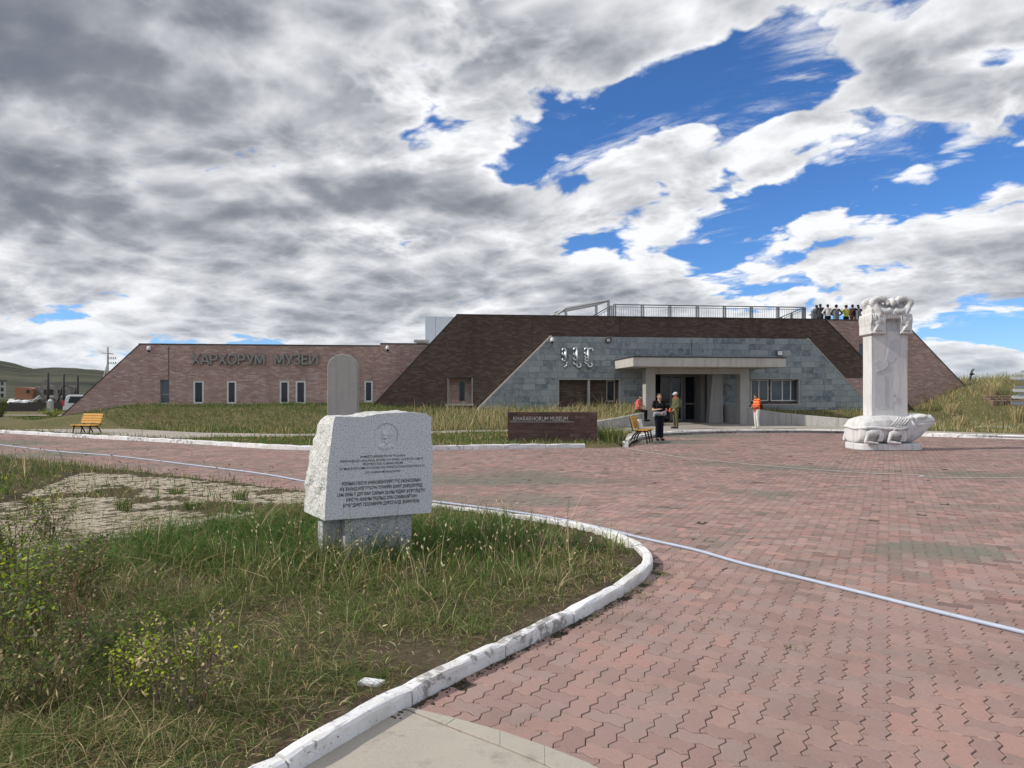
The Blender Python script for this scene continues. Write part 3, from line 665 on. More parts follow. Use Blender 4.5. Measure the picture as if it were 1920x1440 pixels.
# ---- outlines (u, z)
vD, vS, vP, vP2, vR = 0.0, .35, -2.0, -1.75, -2.5
dTL, dTR = U(858, 590, vD), U(1548, 600, vD); dL = ext(dTL, U(690, 771, vD), .0); dR = ext(dTR, U(1617, 671, vD), .0)
DARKP = [dL, dR, (dTR[0], dTL[1] - .02), (dTL[0], dTL[1] - .02)]; ZD = dTL[1] - .02
sTL, sTR = U(1035, 632, vS), U(1515, 634, vS); ZS = (sTL[1] + sTR[1]) / 2; sL = ext((sTL[0], ZS), U(890, 775, vS), .0); sR = ext((sTR[0], ZS), U(1617, 745, vS), .0)
SLATEP = [sL, sR, (sTR[0], ZS), (sTL[0], ZS)]
pTL = U(262, 645, vP); pTR = U(713, 650, vP); ZP = (pTL[1] + pTR[1]) / 2; pL = ext((pTL[0], ZP), U(117, 779, vP), .05)
PINKP = [pL, (pTR[0], .3), (pTR[0], ZP), (pTL[0], ZP)]
qTL = U(713, 645, vP2); q1 = U(815, 645, vP2); PINK2 = [(qTL[0], .3), (q1[0] + 2.0, .3), (q1[0] + 2.0, qTL[1]), (qTL[0], qTL[1])]
rT = U(1615, 601, vR); rTR = U(1693, 602, vR); ZR = rT[1]; rR = ext((rTR[0], ZR), U(1798, 712, vR), .8)
PINKR = [(U(1500, 600, vR)[0], .5), rR, (rTR[0], ZR), (U(1500, 600, vR)[0], ZR)]
# ---- openings
hPink = [hole(300, 317, 712, 756, vP), hole(362, 382, 714, 757, vP), hole(425, 443, 714, 757, vP), hole(524, 542, 714, 757, vP), hole(554, 573, 714, 757, vP), hole(683, 699, 714, 754, vP)]
hDarkNiche = hole(838, 886, 708, 757, vD)
hSlL = hole(1046, 1165, 712, 763, vS); hSlR = hole(1405, 1502, 711, 757, vS)
uE0, uE1 = U(1228, 700, vS)[0], U(1326, 700, vS)[0]; zE = U(1280, 701, vS)[1]; hDoorS = (uE0, uE1, -.2, zE)
hDoorD = (uE0 - .3, uE1 + .3, -.2, zE + .2)
wSl = hole(1137, 1153, 713, 753, vD); wSr = [hole(1408, 1441, 712, 752, vD), hole(1445, 1497, 712, 752, vD)]
# ---- walls
wall_dark = wall('dark_brick_wall', DARKP, vD - .014, .45, [hDarkNiche, hDoorD, wSl] + wSr, M['mortar_dark'])
bricks(wall_dark, DARKP, vD, [hDarkNiche, hDoorD, wSl] + wSr, .25, .075, DARK, 3)
wall_pink = wall('pink_brick_wall', PINKP, vP - .014, .45, hPink, M['mortar_pink'])
bricks(wall_pink, PINKP, vP, hPink, .25, .075, PINK, 5, joint=.014)
wall_pink2 = wall('stepped_brick_wall', PINK2, vP2 - .014, .45, [], M['mortar_pink']); bricks(wall_pink2, PINK2, vP2, [], .25, .075, PINK, 6, joint=.014)
hR = [hole(1611, 1640, 644, 672, vR)]
wall_r = wall('rear_brick_wall', PINKR, vR - .014, .45, hR, M['mortar_pink']); bricks(wall_r, PINKR, vR, hR, .25, .075, PINK, 7, joint=.014)
lo0, lo1 = U(1575, 709, .2), U(1650, 709, .2); LOWP = [(lo0[0], .2), (lo1[0], .2), (lo1[0], lo0[1]), (lo0[0], lo0[1])]
wl = wall('low_brick_wall', LOWP, .2 - .014, .19, [], M['mortar_pink']); bricks(wl, LOWP, .2, [], .25, .075, PINK, 8)
# niche behind the opening of the dark wall: pink brick with a narrow window
nh = hDarkNiche; NP = [(nh[0] - .6, nh[2] - .4), (nh[1] + .5, nh[2] - .4), (nh[1] + .5, nh[3] + .2), (nh[0] - .6, nh[3] + .2)]; hn = [hole(860, 872.5, 714, 753, -.95)]
wn = wall('niche_wall', NP, -.95 - .014, .2, hn, M['mortar_pink']); bricks(wn, NP, -.95, hn, .25, .075, [tuple(min(.8, x * 1.5) for x in c) for c in PINK], 9)  # pink brick colours brightened so the recess looks lit
# ---- bodies behind the walls with their flat roofs
def body(name, conv, v0, v1, top, mat_): c = ccw([p if p[1] < top else (p[0], top) for p in conv]); return MB().prism(c, -v0, -v1).build(name, mat_, museum)
body('central_block', [(dL[0] + .9, 0), (dR[0] - .9, 0), (dTR[0], ZD - .16), (dTL[0] + .3, ZD - .16)], -2.55, -15, 99, M['concrete_grey'])
body('left_block', [(pL[0] + .9, 0), (pTR[0] + 4, 0), (pTR[0] + 4, ZP - .16), (pTL[0] + .3, ZP - .16)], -2.46, -14, 99, M['concrete_grey'])
body('right_block', [(PINKR[0][0], 0), (rR[0] - .9, 0), (rTR[0] - .3, ZR - .2), (PINKR[0][0], ZR - .2)], -2.96, -16, 99, M['concrete_grey'])
MB().bx(dTL[0] + .1, dTR[0], .44, 2.6, ZD - .5, ZD - .18).build('roof_terrace', M['concrete_grey'], museum)
# ---- metal flashings along the wall tops
for (a, b, z, v) in ((dTL[0] - .06, dTR[0] + .05, ZD, vD), (pTL[0] - .05, pTR[0] + .0, ZP, vP), (qTL[0], q1[0] + 2, qTL[1], vP2), (PINKR[0][0], rTR[0] + .05, ZR, vR)):
    MB().bx(a, b, -v - .035, -v + .48, z + .001, z + .055).build('roof_flashing', M['flashing'], museum)
def slope_strip(p, q, v, wd, dep, mat_, name):
    p, q = Vector((p[0], 0, p[1])), Vector((q[0], 0, q[1])); d = (q - p).normalized(); n = Vector((-d.z, 0, d.x)); n = n if n.z > 0 else -n
    mb = MB(); a, b = p - n * .01, q - n * .01; mb.prism([(a.x, a.z), (b.x, b.z), (b.x + n.x * wd, b.z + n.z * wd), (a.x + n.x * wd, a.z + n.z * wd)], -v - .025, -v + dep); return mb.build(name, mat_, museum)
slope_strip(sL, (sTL[0], ZS), vS, .085, .32, M['concrete_pale'], 'slope_coping'); slope_strip((sTR[0], ZS), sR, vS, .04, .32, M['concrete_pale'], 'slope_coping')
slope_strip(dL, dTL, vD, .05, .45, M['flashing'], 'slope_coping'); slope_strip(dTR, dR, vD, .05, .45, M['flashing'], 'slope_coping'); slope_strip(pL, (pTL[0], ZP), vP, .04, .45, M['flashing'], 'slope_coping'); slope_strip((rTR[0], ZR), rR, vR, .04, .45, M['flashing'], 'slope_coping')
# ---- expansion joints
for (px, y0, y1, v, wd) in ((998, 594, 660, vD, .03), (1162.5, 594, 632, vD, .05), (316.5, 650, 712, vP, .03), (1297, 636, 667, vS, .035), (1523, 602, 640, vD, .03)):
    (a, zt), (_, zb) = U(px, y0, v), U(px, y1, v); MB().bx(a - wd / 2, a + wd / 2, -v - .016, -v + .01, zb, zt).build('expansion_joint', M['flashing'], museum)

# ---- slate: a backing wall and single slabs
slate = wall('slate_wall', SLATEP, vS - .03, .30, [hSlL, hSlR, hDoorS], M['mortar_dark'])
SLC = [(.175, .205, .220), (.21, .24, .255), (.130, .158, .178), (.245, .27, .28), (.19, .22, .232), (.105, .13, .15), (.27, .29, .295)]; SLC = [tuple(x * 1.22 for x in c) for c in SLC]
def mat_slate():
    m, t, b = material('slate'); p = wpos(t); r = t.node('ShaderNodeObjectInfo').outputs['Random']; cr = t.node('ShaderNodeValToRGB')
    while len(cr.color_ramp.elements) < len(SLC): cr.color_ramp.elements.new(.5)
    for i, c in enumerate(sorted(SLC)): cr.color_ramp.elements[i].position = i / (len(SLC) - 1); cr.color_ramp.elements[i].color = rgba(c)
    t.set(cr, 0, r); q = t.vmath('ADD', p, t.node('ShaderNodeCombineXYZ', ins={0: t.math('MULTIPLY', r, 31.0), 2: t.math('MULTIPLY', r, 17.0)}).outputs[0])
    c = t.mix(t.rng(t.noise(q, 3.2, 7, .66, .6), .44, .60, 0, .8), cr.outputs[0], (.30, .33, .335, 1)); c = t.mix(t.rng(t.noise(q, 7, 6, .7, .8), .60, .70, 0, .8), c, (.50, .51, .50, 1)); c = t.mix(t.rng(t.noise(q, 2.1, 4, .6), .55, .7, 0, .6), c, (.105, .125, .14, 1))
    t.set(b, 'Base Color', c); b.inputs['Roughness'].default_value = .55; b.inputs['Specular IOR Level'].default_value = .4; bump(t, b, t.noise(q, 9, 6, .7), .5, .02); return m
M['slate'] = mat_slate()
conv = ccw(SLATEP); pcs = pierced(conv, [hSlL, hSlR, hDoorS]); SH, slabs = .305, []
z = ZS; row = 0
while z > .15:
    za, zb = z - SH, z; u = sL[0] - random.uniform(0, .5)
    while u < sR[0]:
        wl_ = random.choice((.48, .58, .62, .62, .66, .75)); q = [(u, za), (u + wl_, za), (u + wl_, zb), (u, zb)]
        for pc in pcs:
            c = clip_poly(q, pc)
            if len(c) > 2:
                ar = abs(sum(c[i][0] * c[(i + 1) % len(c)][1] - c[(i + 1) % len(c)][0] * c[i][1] for i in range(len(c)))) / 2
                if ar > .004: slabs.append((ar, c))
        u += wl_
    z -= SH; row += 1
slabs = [s for s in slabs if max(p[1] for p in s[1]) > .62]
slabs.sort(key=lambda s: -s[0]); stuff = MB()
for k, (ar, c) in enumerate(slabs):
    cx, cz = sum(p[0] for p in c) / len(c), sum(p[1] for p in c) / len(c); g = .0045
    c2 = [(cx + (a - cx) * (1 - g / max(.03, abs(a - cx))) if abs(a - cx) > .01 else a, cz + (b - cz) * (1 - g / max(.03, abs(b - cz))) if abs(b - cz) > .01 else b) for a, b in c]
    pr = random.uniform(0, .014); mb = stuff if k >= 300 else MB(); mb.prism(c2, -vS - pr, -vS + .029)
    if k < 300: mb.build('slate_slab', M['slate'], slate)
if stuff.v: o = stuff.build('small_slabs', M['slate'], slate); o['kind'] = 'stuff'

# ---- windows
def window(h, v, depth, frame_w, fmat, gmat, parent=museum, name='window', mull=(), sill=True, bar=None):
    """frame set into an opening (u0, u1, z0, z1) of the wall at v; glass at `depth` behind the face"""
    a, b, z0, z1 = h; y = -v + depth; mb = MB()
    mb.bx(a, a + frame_w, y - .03, y + .05, z0, z1); mb.bx(b - frame_w, b, y - .03, y + .05, z0, z1); mb.bx(a + frame_w, b - frame_w, y - .03, y + .05, z0, z0 + frame_w); mb.bx(a + frame_w, b - frame_w, y - .03, y + .05, z1 - frame_w, z1)
    f = mb.build(name, fmat, parent, bevel=.006)
    MB().bx(a + frame_w - .005, b - frame_w + .005, y + .005, y + .018, z0 + frame_w - .005, z1 - frame_w + .005).build('pane', gmat, f)
    for m_ in mull: MB().bx(m_ - .03, m_ + .03, y - .035, y + .04, z0 + .002, z1 - .002).build('mullion', fmat, f, bevel=.005)
    if bar: MB().bx(a + frame_w, b - frame_w, y - .028, y + .03, bar - .025, bar + .025).build('glazing_bar', fmat, f)
    if sill: MB().bx(a - .04, b + .04, -v - .05, y + .02, z0 - .05, z0 - .002).build('sill', M['concrete_pale'], f, bevel=.006)
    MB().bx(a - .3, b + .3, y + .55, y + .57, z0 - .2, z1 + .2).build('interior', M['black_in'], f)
    return f
for i, h in enumerate(hPink):
    if i == 0: window(h, vP, .14, .035, M['grey_metal'], M['glass_sky'], bar=h[2] + .45)
    else: window(h, vP, .05, .085, M['white_paint'], M['glass'], sill=(i == 5))
window(hn[0], -.95, .04, .04, M['concrete_pale'], M['glass'], sill=False)
window(wSl, vD, .04, .05, M['concrete_pale'], M['glass'], sill=False)
for h in wSr: window(h, vD, .04, .05, M['white_paint'], M['glass_sky'], sill=False, mull=[h[0] + (h[1] - h[0]) * t for t in ((.45,) if h is wSr[0] else (.42, .72))])
window(hR[0], vR, .1, .05, M['grey_metal'], M['glass_sky'], sill=False)
# frames and posts of the three wall openings
a, b, z0, z1 = hDarkNiche
for nm, bb in (('niche_sill', (a - .06, b + .06, -.05, .93, z0 - .10, z0 - .002)), ('niche_jamb', (a + .06, a + .14, .3, .90, z0, z1)), ('niche_jamb', (b - .04, b + .003, -.012, .45, z0, z1))): MB().bx(*bb).build(nm, M['concrete'], museum, bevel=.006)
for h, posts in ((hSlL, (1046.5, 1104.5, 1163.5)), (hSlR, (1406, 1500))):
    for px in posts:
        u = U(px, 740, vS)[0]; MB().bx(u - .06, u + .06, -vS + .03, -vS + .26, h[2] - .5, h[3]).build('opening_post', M['concrete'], museum, bevel=.008)
    MB().bx(h[0] - .02, h[1] + .02, -vS - .02, -vS + .3, h[3] - .001, h[3] + .03).build('lintel_edge', M['concrete'], museum); MB().bx(h[0] - .02, h[1] + .02, -vS - .03, -vS + .3, h[2] - .08, h[2] - .002).build('opening_sill', M['concrete'], museum)
# ---- entrance: portal, canopy, recess and doors
vC0, vC1 = vS + .02, 3.7; uC0, uC1 = U(1187, 680, vC1)[0], U(1474, 680, vC1)[0]; zC1, zC0 = U(1300, 670.5, vC1)[1], U(1300, 687.5, vC1)[1]
can = MB().bx(uC0, uC1, -vC1, -vC0, zC0, zC1).build('canopy', M['concrete_pale'], museum, bevel=.015)
MB().bx(uC0 - .03, uC1 + .03, -vC1 - .03, -vC0, zC1 + .001, zC1 + .05).build('canopy_flashing', M['flashing'], can)
for px in (1262, 1288, 1346): u = U(px, 690, 2.8)[0]; MB().tube([(u, -2.8, zC0 - .02), (u, -2.8, zC0 + .004)], .09, 14).build('ceiling_lamp', mat_plain('lamp_cover', (.55, .42, .16), .4), can)  # yellow cover colour stands in for the lamps' dim glow
vQ = 2.1; uP0, uP1 = U(1211, 740, vQ), U(1229, 740, vQ); uP2, uP3 = U(1388, 740, vQ), U(1405, 740, vQ); zB = U(1300, 701, vQ)[1]
MB().bx(uP0[0], uP1[0], -vQ, -vQ + .55, -.1, zC0 - .002).build('canopy_pillar', M['concrete'], museum, bevel=.012); MB().bx(uP2[0], uP3[0], -vQ, -vQ + .55, -.1, zC0 - .002).build('canopy_pillar', M['concrete'], museum, bevel=.012)
MB().bx(uP1[0], uP2[0], -vQ + .012, -vQ + .5, zB, zC0 - .003).build('portal_beam', M['concrete'], museum, bevel=.01)
vB = -1.55
MB().bx(uE0 - .3, uE0 - .02, -vD + .44, -vB + .1, -.1, zE + .6).build('recess_wall', M['concrete_grey'], museum); MB().bx(uE1 + .02, uE1 + .3, -vD + .44, -vB + .1, -.1, zE + .6).build('recess_wall', M['concrete_grey'], museum)
MB().bx(uE0 - .3, uE1 + .3, -vS + .3, -vB + .3, zE, zE + .2).build('recess_ceiling', M['concrete_grey'], museum)
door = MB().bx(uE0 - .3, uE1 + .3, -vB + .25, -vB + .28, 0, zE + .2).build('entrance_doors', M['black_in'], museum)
zb0 = .235; zt = U(1280, 707, vB)[1]
def ub(px): return U(px, 740, vB)[0]
for x0, x1 in ((1238, 1241), (1255, 1260), (1276, 1281), (1282, 1285), (1307, 1309.5), (1317.5, 1320)): MB().bx(ub(x0), ub(x1), -vB - .03, -vB + .05, zb0, zt).build('door_post', M['grey_metal'], door, bevel=.006)
for x0, x1, y in ((1241, 1255, 757), (1285, 1307, 757), (1309.5, 1317.5, 757)): z = U(x0, y, vB)[1]; MB().bx(ub(x0), ub(x1), -vB - .02, -vB + .04, z - .035, z + .035).build('door_rail', M['grey_metal'], door)
MB().bx(ub(1238), ub(1320), -vB - .03, -vB + .05, zt + .001, zt + .10).build('door_head', M['grey_metal'], door); MB().bx(ub(1260), ub(1276), -vB - .025, -vB + .045, zb0, zb0 + .1).build('door_rail', M['grey_metal'], door); MB().bx(ub(1285), ub(1307), -vB - .025, -vB + .045, zb0, zb0 + .06).build('door_rail', M['grey_metal'], door)
for x0, x1 in ((1241, 1255), (1260, 1276), (1285, 1307), (1309.5, 1317.5)): MB().bx(ub(x0) - .003, ub(x1) + .003, -vB + .005, -vB + .015, zb0 + .02, zt).build('door_pane', M['glass'], door)
MB().tube([(ub(1274.5), -vB - .07, 1.0), (ub(1274.5), -vB - .07, 1.5)], .014, 8).build('door_handle', M['steel'], door)
pier = MB(); a0, a1 = U(1330, 705, vS)[0], U(1348, 705, vS)[0]; b0, b1 = U(1322, 790, vS)[0], U(1350, 790, vS)[0]
pier.prism([(b0, -.1), (b1, -.1), (a1, zE + .02), (a0, zE + .02)], -vS - .45, -vS - .016); pier.build('slanted_pier', M['concrete_grey'], museum, bevel=.01)

# ---- raised letters
def arc_pts(cx, cz, rx, rz, a0, a1, n=9): return [(cx + rx * cos(radians(a0 + (a1 - a0) * k / n)), cz + rz * sin(radians(a0 + (a1 - a0) * k / n))) for k in range(n + 1)]
GLYPH = {'Х': (.82, [[(.06, 0), (.76, 1)], [(.06, 1), (.76, 0)]]), 'А': (.86, [[(.06, 0), (.43, 1), (.80, 0)], [(.2, .30), (.66, .30)]]), 'Р': (.76, [[(.1, 0), (.1, 1)], [(.1, .92), (.42, .92)] + arc_pts(.42, .68, .25, .24, 90, -90) + [(.1, .44)]]),
         'О': (.98, [arc_pts(.49, .5, .38, .42, 0, 360, 22)]), 'У': (.82, [[(.06, 1), (.43, .36)], [(.78, 1), (.34, .06), (.14, .04)]]), 'М': (.98, [[(.1, 0), (.1, 1)], [(.88, 0), (.88, 1)], [(.14, .94), (.49, .14), (.84, .94)]]),
         'З': (.74, [arc_pts(.34, .73, .24, .20, 160, -90) + arc_pts(.34, .29, .27, .22, 90, -160)]), 'Е': (.72, [[(.1, 0), (.1, 1)], [(.1, .92), (.64, .92)], [(.1, .5), (.58, .5)], [(.1, .08), (.64, .08)]]), 'И': (.88, [[(.1, 0), (.1, 1)], [(.78, 0), (.78, 1)], [(.14, .06), (.74, .94)]])}
def letters(words, ytop, ybase, v, mat_, depth, proud, th=.155):
    for word, x0, x1 in words:
        (u0, zt), (u1, zb_) = U(x0, ytop, v), U(x1, ybase, v); H = zt - zb_; tot = sum(GLYPH[c][0] for c in word); sx = (u1 - u0) / tot; x = 0
        for ch in word:
            wd, strokes = GLYPH[ch]; mb = MB(); k = 0; hw_ = th * H / 2
            for st_ in strokes:
                P_ = [Vector(((x + a) * sx, b * H)) for a, b in st_]
                for p, q in zip(P_[:-1], P_[1:]):
                    d_ = (q - p).normalized(); n_ = Vector((-d_.y, d_.x)) * hw_; e_ = d_ * (hw_ * .35 if len(st_) > 4 else 0)
                    mb.prism([tuple(p - e_ + n_), tuple(p - e_ - n_), tuple(q + e_ - n_), tuple(q + e_ + n_)], -k * .0012, depth); k += 1
            mb.build('letter', mat_, museum, (u0, -v - proud - depth, zb_)); x += wd
letters((('ХАРХОРУМ', 360, 498), ('МУЗЕИ', 515, 597)), 663, 684, vP, M['grey_metal'], .09, .05)
def script_word(px, y0, y1, teeth, tail, hook):
    (u, zt), (_, zb_) = U(px, y0, vS), U(px, y1, vS); H = zt - zb_; mb = MB(); y = -vS - .09; s = .07
    mb.tube([(u, y, zb_ + H * .12), (u, y, zt - .06)], [s * .8, s], 8); mb.tube(spline([(u, y, zt - .08), (u - .05, y, zt), (u - .14, y, zt - .01), (u - .17, y, zt - .09)], 4), .045, 7)
    for t in teeth: z = zb_ + H * t; mb.tube(spline([(u, y, z - .03), (u - .09, y, z - .05), (u - .17, y, z + .02), (u - .13, y, z + .09)], 4), [.055, .055, .05, .05, .055, .05, .05, .045, .04, .035, .03, .025, .02], 7)
    if hook: mb.tube(spline([(u, y, zt - .10), (u + .10, y, zt - .02), (u + .22, y, zt - .05), (u + .25, y, zt - .16)], 4), .05, 7)
    if tail: mb.tube(spline([(u, y, zb_ + H * .14), (u + .02, y, zb_), (u + .16, y, zb_ - .02), (u + .21, y, zb_ + .10), (u + .13, y, zb_ + .15)], 4), .055, 7)
    else: mb.tube(spline([(u + .06, y, zb_ + H * .06), (u + .05, y, zb_ - .10), (u - .08, y, zb_ - .2)], 4), [.07, .07, .06, .04, .035, .03, .025, .02, .015], 7)
    for z in (zt - .12, zb_ + H * .25): mb.tube([(u, y, z), (u, -vS + .01, z)], .012, 6)
    mb.build('script_letter', M['chrome'], museum, sm=True)
script_word(1060, 654, 681, (.22, .62), False, False); script_word(1081, 653, 688, (.18, .42, .66), True, False); script_word(1102, 653, 687, (.2, .36, .52, .7), True, True)
# ---- cameras, floodlights
def fixture(px, py, v, kind):
    u, z = U(px, py, v); r = empty(kind, (u, -v, z), 0, museum)
    if kind == 'security_camera':
        MB().tube([(0, 0, .05), (0, -.10, .05), (0, -.16, .02)], .03, 8).build('bracket', M['white_paint'], r); MB().ell((0, -.22, -.06), (.10, .10, .13)).build('housing', M['white_paint'], r, sm=True); MB().ell((0, -.22, -.16), (.08, .08, .08)).build('lens_dome', M['iron'], r, sm=True)
    else:
        MB().box((0, -.05, .0), (.05, .1, .05)).build('bracket', M['dark_metal'], r); MB().box((0, -.16, -.02), (.30, .12, .24), ry=-.45, rx=.4).build('housing', M['dark_metal'], r, bevel=.01); MB().box((0.0, -.235, -.045), (.17, .012, .14), ry=-.45, rx=.4).build('lamp_glass', M['white_paint'], r)
fixture(282, 652, vP, 'security_camera'); fixture(1034, 636, vS, 'security_camera'); fixture(1139, 637, vS, 'floodlight'); fixture(727, 651, vP2, 'security_camera')
u, z = U(1460, 662.5, vS); r = empty('square_lamp', (u, -vS, z), 0, museum); MB().bx(-.2, .2, -.10, 0, -.14, .14).build('housing', M['dark_metal'], r, bevel=.008); MB().bx(-.09, .16, -.112, -.101, -.10, .11).build('lamp_glass', M['white_paint'], r)
# ---- on the roof: panelled box, vent, ramp frame, railings
vX = -8.0; xa, zx = U(798, 593, vX); xb = xa + 7.5; zl = ZP - .2
bx_ = MB().bx(xa + .01, xb, -vX + .02, -vX + 5, zl, zx - .01).build('panelled_roof_box', M['dark_metal'], museum)
M['panel'] = mat_plain('alu_panel', (.66, .71, .77), .35, .15)
for i in range(7):
    wd = 1.03; 
    for j, (za, zb_) in enumerate(((zl, zl + (zx - zl) * .36), (zl + (zx - zl) * .36, zx))):
        a = xa + (i * wd) - (.42 if i else 0); e = xa + (i + 1) * wd - .42; MB().bx(a + .008, e - .008, -vX, -vX + .03, za + .008, zb_ - .008).build('panel', M['panel'], bx_)
for i in range(4):
    for za, zb_ in ((zl, zl + (zx - zl) * .36), (zl + (zx - zl) * .36, zx)): MB().bx(xa - .02, xa + .012, -vX + i * 1.25 + .01, -vX + (i + 1) * 1.25 - .01, za + .008, zb_ - .008).build('panel', M['panel'], bx_)
uv_, zv = U(790, 640, -5); r = MB().bx(uv_ - .28, uv_ + .28, 4.7, 5.3, ZP - .2, zv - .05).build('roof_vent', M['concrete_grey'], museum); MB().bx(uv_ - .42, uv_ + .42, 4.55, 5.45, zv - .05, zv + .06).build('vent_cap', M['concrete_pale'], r)
vF = -4.0
def fp(px, py, v=vF): u, z = U(px, py, v); return (u, -v, z)
fr = MB(); s_ = .055
def bar(mb, a, b, s=.085): mb.tube([a, b], s, 4)
zr = ZD - .2
for dv in (0, -2.0):
    A, Bp, C = [fp(px, py, vF) for px, py in ((1046, 588), (1060, 578.5), (1141, 563))]; sh_ = lambda p: (p[0] + (.0 if dv == 0 else -.25), p[1] - dv, p[2])
    A, Bp, C = map(sh_, (A, Bp, C)); bar(fr, A, Bp); bar(fr, Bp, C); bar(fr, C, (C[0], C[1], zr)); bar(fr, A, (A[0], A[1], zr)); bar(fr, Bp, (Bp[0] + .12, Bp[1], zr))
for px, py in ((1046, 588), (1060, 578.5), (1141, 563)): p = fp(px, py); bar(fr, p, (p[0] - .25, p[1] + 2.0, p[2]))
fr.build('ramp_frame', mat_plain('frame_grey', (.42, .43, .44), .5, .3), museum)
def railing(p0, p1, n, h, bars, name='railing', slope=0.0):
    """posts in pairs, top rail, second rail and thin uprights"""
    p0, p1 = Vector(p0), Vector(p1); d = p1 - p0; mb = MB(); mb.tube([p0 + Vector((0, 0, h)), p1 + Vector((0, 0, h + slope))], .035, 6); mb.tube([p0 + Vector((0, 0, h - .13)), p1 + Vector((0, 0, h - .13 + slope))], .018, 5); mb.tube([p0 + Vector((0, 0, .12)), p1 + Vector((0, 0, .12 + slope))], .018, 5)
    r = mb.build(name, M['rail_metal'], museum); dn = Vector((d.x, d.y, 0)).normalized()
    for i in range(n + 1):
        q = p0 + d * (i / n); q.z += slope * i / n
        for o_ in (-.055, .055): c = q + dn * o_; MB().box((c.x, c.y, q.z + h / 2), (.045, .10, h), rz=atan2(dn.y, dn.x)).build('post', M['rail_metal'], r)
    for i in range(n):
        mb = MB()
        for k in range(1, bars): q = p0 + d * ((i + k / bars) / n); q.z += slope * (i + k / bars) / n; mb.tube([q + Vector((0, 0, .12)), q + Vector((0, 0, h - .13))], .009, 4, cap=False)
        mb.build('railing_bars', M['rail_metal'], r)
vL = -3.6; zT = ZD - .17
ra, rb = U(1152, 571, vL), U(1508, 574, vL); hR_ = ra[1] - zT
railing((ra[0], -vL, zT), (rb[0], -vL, zT), 7, hR_, 12)
rc = U(1110, 590, vL); railing((rc[0], -vL + .02, zT - .55), (ra[0] - .2, -vL + .02, zT - .55), 1, hR_ - .15, 6, slope=.62)
rd = U(1508, 574, vL); railing((rd[0] + .0, -vL + .15, zT), (U(1447, 588, -11)[0], 11.0, zT), 3, hR_ - .02, 8)
re0, re1 = U(1512, 583, -11.5), U(1640, 583, -11.5); railing((re0[0], 11.5, zT), (re1[0], 11.5, zT), 4, 1.02, 8)
# stubby grey roof posts seen between the visitors
for px in (1525.5, 1567.5, 1609.5): u, z = U(px, 582, -3.4); MB().bx(u - .11, u + .11, 3.3, 3.5, zT - .4, z).build('roof_bollard', M['rail_metal'], museum, bevel=.02)

# ================================================================== memorial stone
mon = empty('memorial_stone', (-1.72, 6.5, .455), radians(25.8)); tag(mon, 'pale granite memorial block with engraved text and a portrait medallion', 'memorial stone')
front = [(0, 0), (.03, .49), (.06, .71), (.08, .89), (.10, .955), (.35, .945), (.5, .972), (.8, .985), (.98, .975), (1.035, .93), (1.03, .74), (1.045, .66), (1.045, .25), (1.03, .0)]
back = [(-.10, .02), (-.075, .40), (-.02, .66), (.02, .86), (.10, .945), (.35, .96), (.5, .985), (.8, .99), (.97, .97), (1.02, .92), (1.03, .74), (1.04, .66), (1.04, .25), (1.02, .02)]
def fine(o, st=.045):
    out = []
    for i in range(len(o)):
        a, b = o[i], o[(i + 1) % len(o)]; n = max(1, round(math.hypot(front[(i + 1) % len(o)][0] - front[i][0], front[(i + 1) % len(o)][1] - front[i][1]) / st)); out += [(a[0] + (b[0] - a[0]) * k / n, a[1] + (b[1] - a[1]) * k / n) for k in range(n)]
    return out
fa, fb = fine(front), fine(back); n = len(fa); K = 11; vs = []; fs = []; mi = []
for k in range(K + 1):
    t = k / K
    for i in range(n):
        x = fa[i][0] + (fb[i][0] - fa[i][0]) * t; z = fa[i][1] + (fb[i][1] - fa[i][1]) * t; y = .48 * t
        amp = 0 if k == 0 else .013 + .011 * (fa[i][0] < .12); q = Vector((x * 7, y * 7, z * 7))
        d = mnoise.noise(q) * amp + mnoise.noise(q * 3.1) * amp * .6; c = Vector((x - .52, 0, z - .48)); c.normalize()
        bot = fa[i][1] < .002
        if bot: d = min(d, 0) * .3
        e = .006 * mnoise.noise(Vector((fa[i][0] * 30, 3, fa[i][1] * 30))) if k == 0 else 0
        vs.append((x + c.x * (d + e), y + (abs(mnoise.noise(q * 2)) * .01 if k == 1 else 0), z + c.z * (d + e)))
fs.append(tuple(range(n - 1, -1, -1))); mi.append(0)
for k in range(K):
    for i in range(n): fs.append((k * n + i, k * n + (i + 1) % n, (k + 1) * n + (i + 1) % n, (k + 1) * n + i)); mi.append(1)
fs.append(tuple(range(K * n, K * n + n))); mi.append(1)
me = bpy.data.meshes.new('granite_block'); me.from_pydata(vs, [], fs); me.materials.append(M['granite']); me.materials.append(M['granite_rough']); me.polygons.foreach_set('material_index', mi)
bm = bmesh.new(); bm.from_mesh(me); bmesh.ops.recalc_face_normals(bm, faces=bm.faces); bm.to_mesh(me); bm.free(); blk = link('granite_block', me, None, mon)
MB().bx(.20, .85, .05, .40, -.60, -.001).build('pedestal', M['granite_old'], mon, bevel=.012); MB().bx(.02, .20, .20, .42, -.60, -.002).build('pedestal_side', M['granite_old'], mon, bevel=.012)
def engrave(text, cx, z, wd, hgt, mat_, bold):
    me = text_mesh(text, 1.0, .0, bold, 'LEFT', 2); xs = [q.co.x for q in me.vertices]; x0, x1 = min(xs), max(xs)
    for q in me.vertices: q.co = (cx - wd / 2 + (q.co.x - x0) / (x1 - x0) * wd, -.0022, z + q.co.y / .729 * hgt)
    link('inscription_line', me, mat_, mon)
